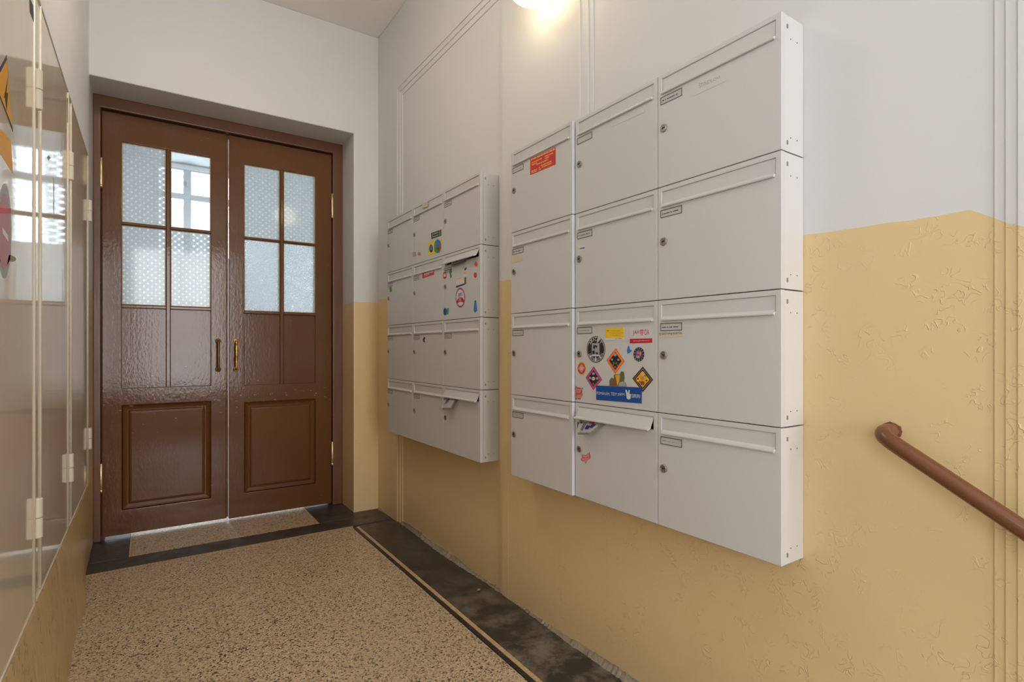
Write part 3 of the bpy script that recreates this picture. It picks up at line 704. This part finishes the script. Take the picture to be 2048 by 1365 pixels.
decal(b, 'tape_trace', [(1222, 248), (1290, 219), (1290, 224), (1222, 255)], 'tape', 0)
b = B2[1, 0]
s = decal(b, 'tape_patch', [(1024, 511), (1045, 507), (1045, 522), (1024, 527)], 'cream', 0, 'yellowed paper patch under tape')
b = B2[1, 1]
s = decal(b, 'paper_slip', [(1159, 493), (1171, 491), (1171, 500), (1159, 502)], 'white', 0)
bars(b, s, [(1159, 493), (1171, 491), (1171, 500), (1159, 502)], words([(.1, .9, .4, .65)], 4), 'purple', 1)
b = B2[2, 2]
s = decal(b, 'torn_tape', [(1318, 667), (1366, 665), (1366.5, 673), (1317, 676)], 'cream', 0, 'torn strip of tape with writing remains')
bars(b, s, [(1318, 664.5), (1366, 663), (1366.5, 673), (1317, 676)], [(.02 + .047 * k, .02 + .047 * k + (.012, .02, .009, .026)[k % 4], (.12, .2, .05, .15)[(k * 7) % 4], (.45, .6, .38, .55, .5)[k % 5]) for k in range(20)], 'olive', 2)
b = B2[3, 2]
decal(b, 'tape_trace', [(1337, 917), (1357, 918), (1357, 929), (1337, 928)], 'tape', 0)
# fox head outline
b = B2[3, 1]
fx = lambda pts: [(1140 + x / 10.5, 810 + y / 10.5) for x, y in pts]
fox = [(410, 995), (428, 1085), (430, 1110), (415, 1135), (375, 1160), (350, 1180), (345, 1220), (330, 1238), (318, 1200), (300, 1180), (262, 1185), (240, 1160), (238, 1130), (262, 1110), (250, 1075), (265, 1045), (310, 1058), (355, 1050)]
s = decal(b, 'fox_sticker', fx(fox), 'red2', 0, 'pink fox head sticker with dark red outline')
cx_, cy_ = 335, 1110
fin = [(cx_ + (x - cx_) * .86, cy_ + (y - cy_) * .87) for x, y in fox]
decal(b, 'sticker_print', fx(fin), 'pink', 1, parent=s)
for pts in ([(262, 1112), (320, 1115), (325, 1128), (300, 1125), (262, 1124)], [(345, 1128), (360, 1105), (415, 1085), (412, 1096), (365, 1116), (352, 1134)]): decal(b, 'sticker_print', fx(pts), 'red2', 2, parent=s)
decal(b, 'tape_trace', [(1151, 859), (1166, 860), (1167, 874), (1151, 873)], 'white', 0)
# the many-sticker box
b = B2[2, 1]
Z5 = lambda x, y: (1140 + x / 13.65, 640 + y / 13.65)          # crops used to read the stickers
Z7 = lambda x, y: (1140 + x / 11.378, 720 + y / 11.378)
cxx, cyy, rx, ry = *Z5(712, 810), 252 / 13.65, 362 / 13.65
s = decal(b, 'round_sticker', ell(cxx, cyy, rx, ry, 40), 'black', 0, 'round black and white sticker with lettering around its rim')
decal(b, 'sticker_print', ell(cxx, cyy, rx * .93, ry * .94, 40), 'white', 1, parent=s)
decal(b, 'sticker_print', ell(cxx, cyy, rx * .89, ry * .91, 40), 'black', 2, parent=s)
arc_text(b, 'DISTRIBUTION', cxx, cyy, rx * .86, ry * .89, R(205), R(338), .24, 'white', 3, s, True)
arc_text(b, 'ABAC', cxx, cyy, rx * .88, ry * .90, R(150), R(82), .26, 'white', 3, s)
arc_text(b, 'X', cxx, cyy, rx * .88, ry * .90, R(52), R(36), .26, 'white', 3, s)
decal(b, 'sticker_print', [Z5(605, 640), Z5(812, 640), Z5(815, 985), Z5(600, 985)], 'grey', 3, parent=s)
for pts in ([(650, 690), (700, 700), (690, 800), (640, 780)], [(700, 690), (765, 720), (740, 770), (705, 740)], [(620, 850), (680, 840), (690, 930), (625, 940)], [(715, 880), (780, 900), (775, 940), (720, 940)]): decal(b, 'sticker_print', [Z5(*p) for p in pts], 'black', 4, parent=s)
decal(b, 'sticker_print', [Z5(600, 965), Z5(830, 965), Z5(830, 995), Z5(600, 995)], 'white', 4, parent=s)
decal(b, 'sticker_print', [Z5(712 + 26 * (1 if k % 2 == 0 else .42) * math.sin(k * math.pi / 5), 1030 - 30 * (1 if k % 2 == 0 else .42) * math.cos(k * math.pi / 5)) for k in range(10)], 'white', 4, parent=s)
decal(b, 'torn_corner', [Z5(780, 455), Z5(850, 510), Z5(800, 580), Z5(740, 650), Z5(750, 560)], 'cream', 4, parent=s)
# yellow card sticker
Z6 = lambda x, y: (1200 + x / 13.65, 640 + y / 13.65)
qq = [Z6(160, 222), Z6(655, 218), Z6(655, 555), Z6(160, 560)]
s = decal(b, 'card_sticker', qq, 'white', 0, 'yellow and white card sticker with fine print')
decal(b, 'sticker_print', [Z6(160, 222), Z6(630, 218), Z6(655, 260), Z6(655, 485), Z6(160, 495)], 'yellow', 1, parent=s)
bars(b, s, qq, words([(.06, .20, .21, .26), (.34, .82, .22, .24), (.34, .98, .41, .43), (.34, .80, .58, .60), (.55, .62, .86, .90), (.7, .9, .86, .9)], 8), 'brown', 2)
# strawberry shop sticker
qj = [Z6(820, 215), Z6(1430, 200), Z6(1430, 625), Z6(820, 645)]
s = decal(b, 'shop_sticker', qj, M['film'], 0, 'white sticker with red lettering and a red web address strip')
M['p_white'].node_tree.nodes['Principled BSDF'].inputs['Base Color'].default_value = (.68, .66, .645, 1)
write(b, 'JAH', [Z6(905, 290), Z6(1075, 275), Z6(1075, 415), Z6(905, 440)], 'red2', 1, s)
write(b, 'DA', [Z6(1225, 268), Z6(1350, 258), Z6(1350, 410), Z6(1225, 415)], 'red2', 1, s)
decal(b, 'sticker_print', [Z6(x, y) for x, y in ((1095, 310), (1110, 280), (1150, 268), (1190, 280), (1200, 305), (1150, 295))], 'red2', 1, parent=s)
decal(b, 'sticker_print', [Z6(x, y) for x, y in ((1098, 320), (1150, 300), (1195, 318), (1190, 380), (1150, 440), (1105, 385))], 'pink', 1, parent=s)
decal(b, 'sticker_print', [Z6(820, 520), Z6(1430, 505), Z6(1430, 625), Z6(820, 645)], 'red2', 1, parent=s)
write(b, 'www.jahodarte.cz', [Z6(905, 560), Z6(1355, 545), Z6(1355, 585), Z6(905, 605)], 'white', 2, s)
# four-sided ornate stickers
def diamond(name, P, pts, c1, c2, c3, label):
    s = decal(b, name, [P(*p) for p in pts], c1, 0, label)
    cx = sum(p[0] for p in pts) / 4; cy = sum(p[1] for p in pts) / 4
    sh = lambda f: [P(cx + (x - cx) * f, cy + (y - cy) * f) for x, y in pts]
    decal(b, 'sticker_print', sh(.86), c2, 1, parent=s); decal(b, 'sticker_print', sh(.80), c1, 2, parent=s); decal(b, 'sticker_print', sh(.66), c3, 3, parent=s)
    return s, (lambda fx, fy: P(cx + fx, cy + fy))
s, g = diamond('diamond_sticker', Z6, [(435, 775), (672, 1130), (420, 1490), (180, 1105)], 'orange', 'gold', 'black', 'orange bordered black diamond shaped sticker')
for cx_, cy_, r_, c_ in ((-3, -170, 45, 'grey'), (-90, -40, 32, 'rose'), (85, -30, 32, 'grey'), (-40, 55, 28, 'green'), (30, 60, 28, 'green'), (-5, 165, 22, 'orange'), (-60, 110, 16, 'rose'), (60, 115, 16, 'rose')): decal(b, 'sticker_print', [g(cx_ + r_ * math.cos(k * .9), cy_ + r_ * math.sin(k * .9)) for k in range(7)], c_, 4, parent=s)
s, g = diamond('diamond_sticker', Z7, [(545, 150), (735, 455), (530, 690), (358, 405)], 'magenta', 'rose', 'black', 'magenta bordered black diamond shaped sticker')
for cx_, cy_, r_, c_ in ((0, -110, 32, 'grey'), (-80, -10, 30, 'grey'), (85, 0, 30, 'grey'), (0, 5, 42, 'white'), (-5, 125, 26, 'olive'), (-16, 5, 11, 'black'), (18, 5, 11, 'black')): decal(b, 'sticker_print', [g(cx_ + r_ * math.cos(k * .9), cy_ + r_ * math.sin(k * .9)) for k in range(7)], c_, 4 if r_ > 12 else 5, parent=s)
s, g = diamond('diamond_sticker', Z7, [(1660, 155), (1895, 455), (1660, 735), (1422, 425)], 'black', 'rose', 'amber', 'dark bordered yellow and red diamond shaped sticker')
for cx_, cy_, r_, c_ in ((0, -120, 52, 'gold'), (-90, 20, 48, 'yellow'), (95, 20, 48, 'yellow'), (0, -20, 40, 'rose'), (0, 90, 50, 'brown'), (-105, -10, 22, 'grey'), (60, -80, 20, 'green'), (90, 30, 22, 'brown'), (-60, 60, 22, 'red')): decal(b, 'sticker_print', [g(cx_ + r_ * math.cos(k * .9), cy_ + r_ * math.sin(k * .9)) for k in range(7)], c_, 4, parent=s)
# round purple badge, small badge, octagon, blue banner
cxx, cyy, rx, ry = *Z6(1065, 945), 148 / 13.65, 195 / 13.65
s = decal(b, 'round_sticker', ell(cxx, cyy, rx, ry, 28), 'black', 0, 'small round dark sticker with purple centre and dotted rim')
decal(b, 'sticker_print', ell(cxx, cyy, rx * .66, ry * .66, 20), 'purple', 1, parent=s)
for k in range(13):
    a = k * 2 * math.pi / 13; decal(b, 'sticker_print', ell(cxx + rx * .84 * math.cos(a), cyy + ry * .84 * math.sin(a), rx * .085, ry * .085, 7), 'grey', 1, parent=s)
for x, y, w_, h_, c_ in ((1040, 900, 30, 45, 'rose'), (1105, 920, 22, 60, 'amber'), (1040, 1010, 60, 40, 'grey'), (1090, 860, 50, 18, 'magenta')): decal(b, 'sticker_print', ell(*Z6(x, y), w_ / 13.65, h_ / 13.65, 8), c_, 2, parent=s)
decal(b, 'small_sticker', [Z6(760, 740), Z6(790, 705), Z6(815, 760), Z6(820, 820), Z6(875, 830), Z6(850, 880), Z6(755, 935), Z6(740, 850)], 'sky', 0, 'tiny blue and brown cut out sticker')
cxx, cyy, rx, ry = *Z7(268, 198), 98 / 11.378, 148 / 11.378
s = decal(b, 'round_sticker', ell(cxx, cyy, rx, ry, 28), 'amber', 0, 'small round orange and red badge sticker')
decal(b, 'sticker_print', ell(cxx, cyy, rx * .84, ry * .84, 24), 'red', 1, parent=s)
decal(b, 'sticker_print', [Z7(268, 85), Z7(345, 190), Z7(268, 300), Z7(190, 195)], 'pink', 2, parent=s)
bars(b, s, [Z7(225, 150), Z7(310, 160), Z7(310, 240), Z7(225, 240)], words([(.1, .9, .1, .3), (.1, .9, .4, .6), (.2, .8, .7, .9)], 3), 'white', 3)
ZO = lambda x, y: Z7(120 + (x - 78) * .82, y)
s = decal(b, 'octagon_sticker', [ZO(100, 605), ZO(290, 640), ZO(290, 770), ZO(230, 915), ZO(90, 905), ZO(78, 640)], 'olive', 0, 'red octagonal stop sticker, half torn')
decal(b, 'sticker_print', [ZO(135, 615), ZO(225, 620), ZO(290, 690), ZO(290, 760), ZO(262, 770), ZO(235, 910), ZO(150, 912), ZO(80, 830), ZO(82, 710)], 'white', 1, parent=s)
decal(b, 'sticker_print', [ZO(137, 625), ZO(222, 630), ZO(280, 695), ZO(280, 750), ZO(255, 770), ZO(230, 902), ZO(153, 903), ZO(90, 825), ZO(92, 715)], 'stop', 2, parent=s)
write(b, 'STOP', [ZO(122, 670), ZO(240, 665), ZO(240, 760), ZO(122, 760)], 'white', 3, s)
write(b, 'VLÁDĚ', [ZO(125, 770), ZO(245, 780), ZO(240, 870), ZO(130, 870)], 'white', 3, s)
s = decal(b, 'cutout_sticker', [Z7(x, y) for x, y in ((900, 590), (900, 470), (950, 405), (1000, 430), (1000, 340), (1140, 320), (1170, 262), (1230, 280), (1245, 400), (1230, 500), (1275, 530), (1285, 610))], 'olive', 0, 'cut out brown, ochre and grey sticker behind the blue banner')
decal(b, 'sticker_print', [Z7(x, y) for x, y in ((935, 595), (950, 500), (1040, 460), (1060, 595))], 'brown', 1, parent=s)
decal(b, 'sticker_print', [Z7(x, y) for x, y in ((1030, 350), (1140, 330), (1130, 480), (1080, 590), (1060, 470))], 'amber', 1, parent=s)
decal(b, 'sticker_print', [Z7(x, y) for x, y in ((1110, 600), (1120, 530), (1200, 490), (1265, 530), (1270, 606))], 'grey', 1, parent=s)
qb = [Z7(600, 585), Z7(1640, 632), Z7(1637, 995), Z7(603, 910)]
s = decal(b, 'banner_sticker', qb, 'blue', 3, 'blue banner sticker with white lettering and a two finger hand sign')
write(b, 'POMÁHÁM,', [Z7(615, 705), Z7(915, 735), Z7(915, 825), Z7(618, 800)], 'white', 4, s)
write(b, 'TEDY', [Z7(940, 738), Z7(1075, 752), Z7(1075, 822), Z7(940, 810)], 'white', 4, s)
write(b, 'JSEM.', [Z7(1095, 755), Z7(1262, 760), Z7(1262, 835), Z7(1095, 825)], 'white', 4, s)
write(b, 'SIRIRI', [Z7(1412, 775), Z7(1605, 790), Z7(1605, 875), Z7(1412, 862)], 'white', 4, s)
decal(b, 'sticker_print', [Z7(x, y) for x, y in ((1272, 690), (1298, 682), (1325, 765), (1345, 690), (1368, 685), (1362, 775), (1397, 785), (1395, 830), (1385, 890), (1345, 905), (1305, 885), (1292, 810))], 'white', 5, parent=s)
# --- far block stickers
b = B1[0, 1]
Y1 = lambda x, y: (820 + x / 15.16, 440 + y / 15.16)
s = decal(b, 'label_sticker', [Y1(640, 405), Y1(950, 295), Y1(950, 480), Y1(650, 590)], 'black', 0, 'black label sticker with pale lettering')
bars(b, s, [Y1(640, 405), Y1(950, 295), Y1(950, 480), Y1(650, 590)], words([(.18, .75, .18, .38), (.18, .75, .62, .8), (.82, .92, .1, .9), (.1, .14, .1, .9)], 6), 'grey', 1)
s = decal(b, 'square_sticker', [Y1(550, 690), Y1(970, 560), Y1(960, 965), Y1(555, 1090)], 'yellow', 0, 'yellow sticker with two round blue and green pictures')
decal(b, 'sticker_print', ell(*Y1(845, 800), 108 / 15.16, 208 / 15.16), 'sky', 1, parent=s)
decal(b, 'sticker_print', ell(*Y1(805, 915), 62 / 15.16, 88 / 15.16, 18), 'green', 2, parent=s); decal(b, 'sticker_print', ell(*Y1(890, 830), 52 / 15.16, 110 / 15.16, 18), 'brown', 2, parent=s)
decal(b, 'sticker_print', ell(*Y1(645, 870), 58 / 15.16, 120 / 15.16, 18), 'navy', 1, parent=s); decal(b, 'sticker_print', ell(*Y1(650, 850), 42 / 15.16, 75 / 15.16, 16), 'sky', 2, parent=s)
decal(b, 'small_sticker', ell(*Y1(280, 1030), 45 / 15.16, 55 / 15.16, 14), 'rose', 0); decal(b, 'small_sticker', [Y1(80, 985), Y1(180, 970), Y1(190, 1090), Y1(90, 1140)], 'grey', 0); decal(b, 'small_sticker', [Y1(80, 985), Y1(110, 980), Y1(110, 1020), Y1(80, 1030)], 'amber', 1)
decal(b, 'flap_sticker', [(845, 408), (856, 404), (856, 413), (845, 417)], 'cream', 4, 'small paper sticker on the flap')
b = B1[1, 1]
q = [(845, 546.5), (868.2, 538.5), (868.2, 549.5), (845, 557.5)]
s = decal(b, 'label_sticker', q, 'red', 0, 'red rectangular sticker with white lettering')
bars(b, s, q, words([(.14, .95, .20, .5), (.14, .6, .64, .72)], 9), 'white', 1)
decal(B1[1, 0], 'small_sticker', [(779, 576), (783, 574), (784, 583), (780, 585)], 'green', 0)
b = B1[2, 1]
s = decal(b, 'ink_mark', [(846, 680), (848, 674), (851, 676), (849, 681), (850, 685), (847, 684)], 'black', 0, 'small black squiggle mark')
b = B1[1, 2]
Y2 = lambda x, y: (880 + x / 9.1, 500 + y / 9.1)
s = decal(b, 'round_sticker', ell(*Y2(372, 872), 85 / 9.1, 180 / 9.1, 36), 'magenta', 0, 'round magenta and white sticker with blue and white lettering')
decal(b, 'sticker_print', ell(*Y2(372, 872), 72 / 9.1, 150 / 9.1, 30), 'white', 1, parent=s)
decal(b, 'sticker_print', [Y2(300, 945), Y2(345, 870), Y2(410, 865), Y2(443, 920), Y2(435, 965), Y2(395, 945), Y2(345, 955), Y2(312, 985)], 'red2', 2, parent=s)
write(b, 'SAMO', [Y2(332, 790), Y2(410, 770), Y2(410, 840), Y2(332, 855)], 'blue', 3, s); write(b, 'OK', [Y2(345, 885), Y2(390, 875), Y2(390, 940), Y2(345, 950)], 'white', 3, s)
s = decal(b, 'small_sticker', [Y2(62, 415), Y2(118, 398), Y2(118, 510), Y2(85, 530), Y2(58, 510)], 'red2', 0, 'small red badge sticker'); decal(b, 'sticker_print', [Y2(72, 440), Y2(105, 432), Y2(105, 488), Y2(72, 495)], 'white', 1, parent=s)
decal(b, 'small_sticker', [Y2(185, 350), Y2(215, 335), Y2(220, 400), Y2(205, 440), Y2(218, 480), Y2(190, 525), Y2(180, 460), Y2(172, 410)], 'green', 0, 'small green leaf shaped sticker')
s = decal(b, 'small_sticker', [Y2(300, 515), Y2(430, 480), Y2(440, 320), Y2(485, 312), Y2(490, 450), Y2(475, 630), Y2(295, 690)], 'white', 0, 'white cut out sticker with blue and orange print')
decal(b, 'sticker_print', [Y2(295, 660), Y2(450, 610), Y2(450, 635), Y2(295, 690)], 'navy', 1, parent=s); decal(b, 'sticker_print', [Y2(445, 500), Y2(480, 490), Y2(478, 625), Y2(445, 630)], 'brown', 1, parent=s); decal(b, 'sticker_print', [Y2(447, 335), Y2(485, 315), Y2(485, 360), Y2(450, 380)], 'blue', 1, parent=s); decal(b, 'sticker_print', [Y2(435, 400), Y2(485, 390), Y2(485, 430), Y2(435, 440)], 'yellow', 1, parent=s); decal(b, 'sticker_print', [Y2(310, 520), Y2(400, 498), Y2(400, 520), Y2(310, 545)], 'gold', 1, parent=s)
decal(b, 'small_sticker', [Y2(620, 260), Y2(655, 205), Y2(685, 250), Y2(680, 290), Y2(650, 305)], 'orange', 0, 'small orange sticker'); decal(b, 'small_sticker', ell(*Y2(645, 460), 28 / 9.1, 50 / 9.1, 14), 'red', 0, 'small round red sticker')
decal(b, 'small_sticker', [Y2(628, 930), Y2(660, 915), Y2(668, 1030), Y2(680, 1110), Y2(640, 1145), Y2(615, 1110)], 'sky', 0, 'small blue and yellow cut out sticker')
decal(b, 'small_sticker', ell(*Y2(95, 1125), 32 / 9.1, 68 / 9.1, 16), 'blue', 0, 'small oval blue sticker'); decal(b, 'small_sticker', [Y2(132, 1065), Y2(160, 1060), Y2(155, 1175), Y2(130, 1180)], 'green', 0, 'small green strip sticker')

# ================================================================== NEWSPAPERS IN THE SLOTS
def newspaper(name, label, path, y0a, y1a, y0b, y1b, twist, prints):
    """folded sheets following path (x,z) from the slot outward; narrow towards the fold"""
    oy = (y0a + y1a) / 2; ox, oz = path[0]
    root = tag(empty(name, (ox, oy, oz)), label, 'newspaper')
    for lay in range(3):
        bm = bmesh.new(); g = []; n = len(path)
        for i, (px_, pz_) in enumerate(path):
            s = i / (n - 1); a = y0a + (y0b - y0a) * s; bb = y1a + (y1b - y1a) * s; row = []
            for k in range(9):
                tt = k / 8; yv = a + (bb - a) * tt
                curl = twist * (tt ** 2) * s
                row.append(bm.verts.new((px_ - ox + lay * .0035 * (1 - .3 * s), yv - oy, pz_ - oz - curl - lay * .004)))
            g.append(row)
        for i in range(n - 1):
            for k in range(8): bm.faces.new([g[i][k], g[i][k + 1], g[i + 1][k + 1], g[i + 1][k]])
        bmesh.ops.solidify(bm, geom=bm.faces[:], thickness=.0009)
        o = done('sheet', bm, M['newsprint'], root, True)
        if lay == 0:
            for (s0, s1, t0, t1, c_) in prints:
                bm = bmesh.new(); vs = []
                for (s, tt) in ((s0, t0), (s1, t0), (s1, t1), (s0, t1)):
                    i = s * (n - 1); i0 = min(int(i), n - 2); f = i - i0
                    px_ = path[i0][0] * (1 - f) + path[i0 + 1][0] * f; pz_ = path[i0][1] * (1 - f) + path[i0 + 1][1] * f
                    a = y0a + (y0b - y0a) * s; bb = y1a + (y1b - y1a) * s
                    vs.append(bm.verts.new((px_ - ox - .0016, a + (bb - a) * tt - oy, pz_ - oz - twist * tt ** 2 * s + .0016)))
                bm.faces.new(vs); done('print', bm, pc(c_), o)
    return root
zs_ = rowz[3] + BH - .055
newspaper('newspaper', 'folded newspaper sticking out of the near mailbox with raised flap', [(1.262, zs_ + .022), (1.247, zs_ + .011), (1.238, zs_ + .001), (1.230, zs_ - .009), (1.2235, zs_ - .022), (1.219, zs_ - .038)], 1.27, 1.418, 1.345, 1.414, .008,
          [(.55, .62, .80, .93, 'navy'), (.55, .95, .62, .66, 'navy'), (.55, .92, .70, .74, 'navy'), (.5, .6, .25, .5, 'red'), (.60, .80, .12, .30, 'navy'), (.70, .88, .30, .52, 'navy')])
zf = rowz[1] + BH - .058
newspaper('newspaper', 'edge of a folded paper peeking from the far mailbox with the round sticker', [(1.262, zf + .020), (1.246, zf + .012), (1.236, zf + .004), (1.228, zf - .003)], 2.20, 2.40, 2.25, 2.36, .004, [])
zf = rowz[3] + BH - .056
newspaper('newspaper', 'rolled newspaper hanging from the far mailbox with raised flap', [(1.262, zf + .022), (1.247, zf + .011), (1.238, zf + .001), (1.230, zf - .010), (1.2235, zf - .026), (1.219, zf - .046)], 2.28, 2.450, 2.35, 2.445, .012, [(.5, .8, .5, .56, 'navy'), (.5, .8, .62, .68, 'navy'), (.55, .9, .72, .76, 'grey')])

# ================================================================== HANDRAIL, LAMP, LEAF
hr = tag(empty('handrail', (1.28, .5, .92)), 'brown painted tube handrail growing out of the tan wall', 'handrail')
pts = [(XW + .02, .516, .940), (1.325, .516, .940), (1.302, .515, .938), (1.286, .503, .931), (1.280, .477, .916), (1.28, .40, .8690)]
pts += [(1.28, .40 - .25 * k, .8690 - .25 * k * .617) for k in range(1, 7)]
pts += [(1.283, -1.36, -.205), (1.30, -1.385, -.215), (XW + .02, -1.39, -.215)]
bm = bmesh.new(); tube(bm, [tuple(p - Vector((1.28, .5, .92))) for p in smooth_path(pts, 8)], .0165, 20); done('rail_tube', bm, M['rail'], hr, True)
# broken plaster socket around the tube
bm = bmesh.new(); n = 22
outer = [bm.verts.new((XW - .0006 - 1.28, .516 - .5 + math.cos(a) * rr, .940 - .92 + math.sin(a) * rr)) for a, rr in [(2 * math.pi * k / n, random.uniform(.017, .0225)) for k in range(n)]]
inner = [bm.verts.new((XW - .0025 - 1.28, .516 - .5 + math.cos(2 * math.pi * k / n) * .0150, .940 - .92 + math.sin(2 * math.pi * k / n) * .0150)) for k in range(n)]
for k in range(n): bm.faces.new([outer[k], outer[(k + 1) % n], inner[(k + 1) % n], inner[k]])
done('wall_socket', bm, mat('chipped_socket', (.16, .05, .025), .7), hr)

LX, LY, LZ = onX(1063, -46, 1.225)
lp = tag(empty('wall_lamp', (XW, LY, LZ)), 'glowing round glass wall lamp above the mailboxes', 'lamp')
bm = bmesh.new(); tube(bm, [(x, 0, .0) for x in (0.002, -.012, -.022, -.032)], 0, 24, rs=[.055, .055, .048, .04]); done('base', bm, M['white'], lp, True)
bm = bmesh.new(); bmesh.ops.create_uvsphere(bm, u_segments=32, v_segments=20, radius=.103); bmesh.ops.translate(bm, verts=bm.verts, vec=(LX - XW, 0, 0)); done('globe', bm, M['globe'], lp, True)
cl = tag(empty('added_ceiling_lamp', (.20, 2.25, ZC)), 'added round opal ceiling lamp, unseen above the view, brightening the hallway', 'lamp')  # unseen lamp, added to lift the light in the corridor
bm = bmesh.new(); tube(bm, [(0, 0, z) for z in (.001, -.03)], .19, 32); done('base', bm, M['white'], cl)
bm = bmesh.new(); tube(bm, [(0, 0, z) for z in (-.031, -.05, -.07, -.085, -.095, -.1)], 0, 32, rs=[.18, .178, .16, .125, .07, .01]); done('shade', bm, M['opal'], cl, True)
# dry leaf on the black border
lx, ly, _ = onZ(958, 1182)
bm = bmesh.new(); vs = [bm.verts.new(q) for q in ((-.011, -.004, .001), (.0, -.008, .004), (.011, .0, .002), (.002, .009, .006), (-.008, .005, .002))]; bm.faces.new(vs); bmesh.ops.solidify(bm, geom=bm.faces[:], thickness=.0008)
tag(done('dry_leaf', bm, M['leaf'], loc=(lx, ly, .0005)), 'tiny ochre scrap of leaf lying on the black floor border', 'leaf')
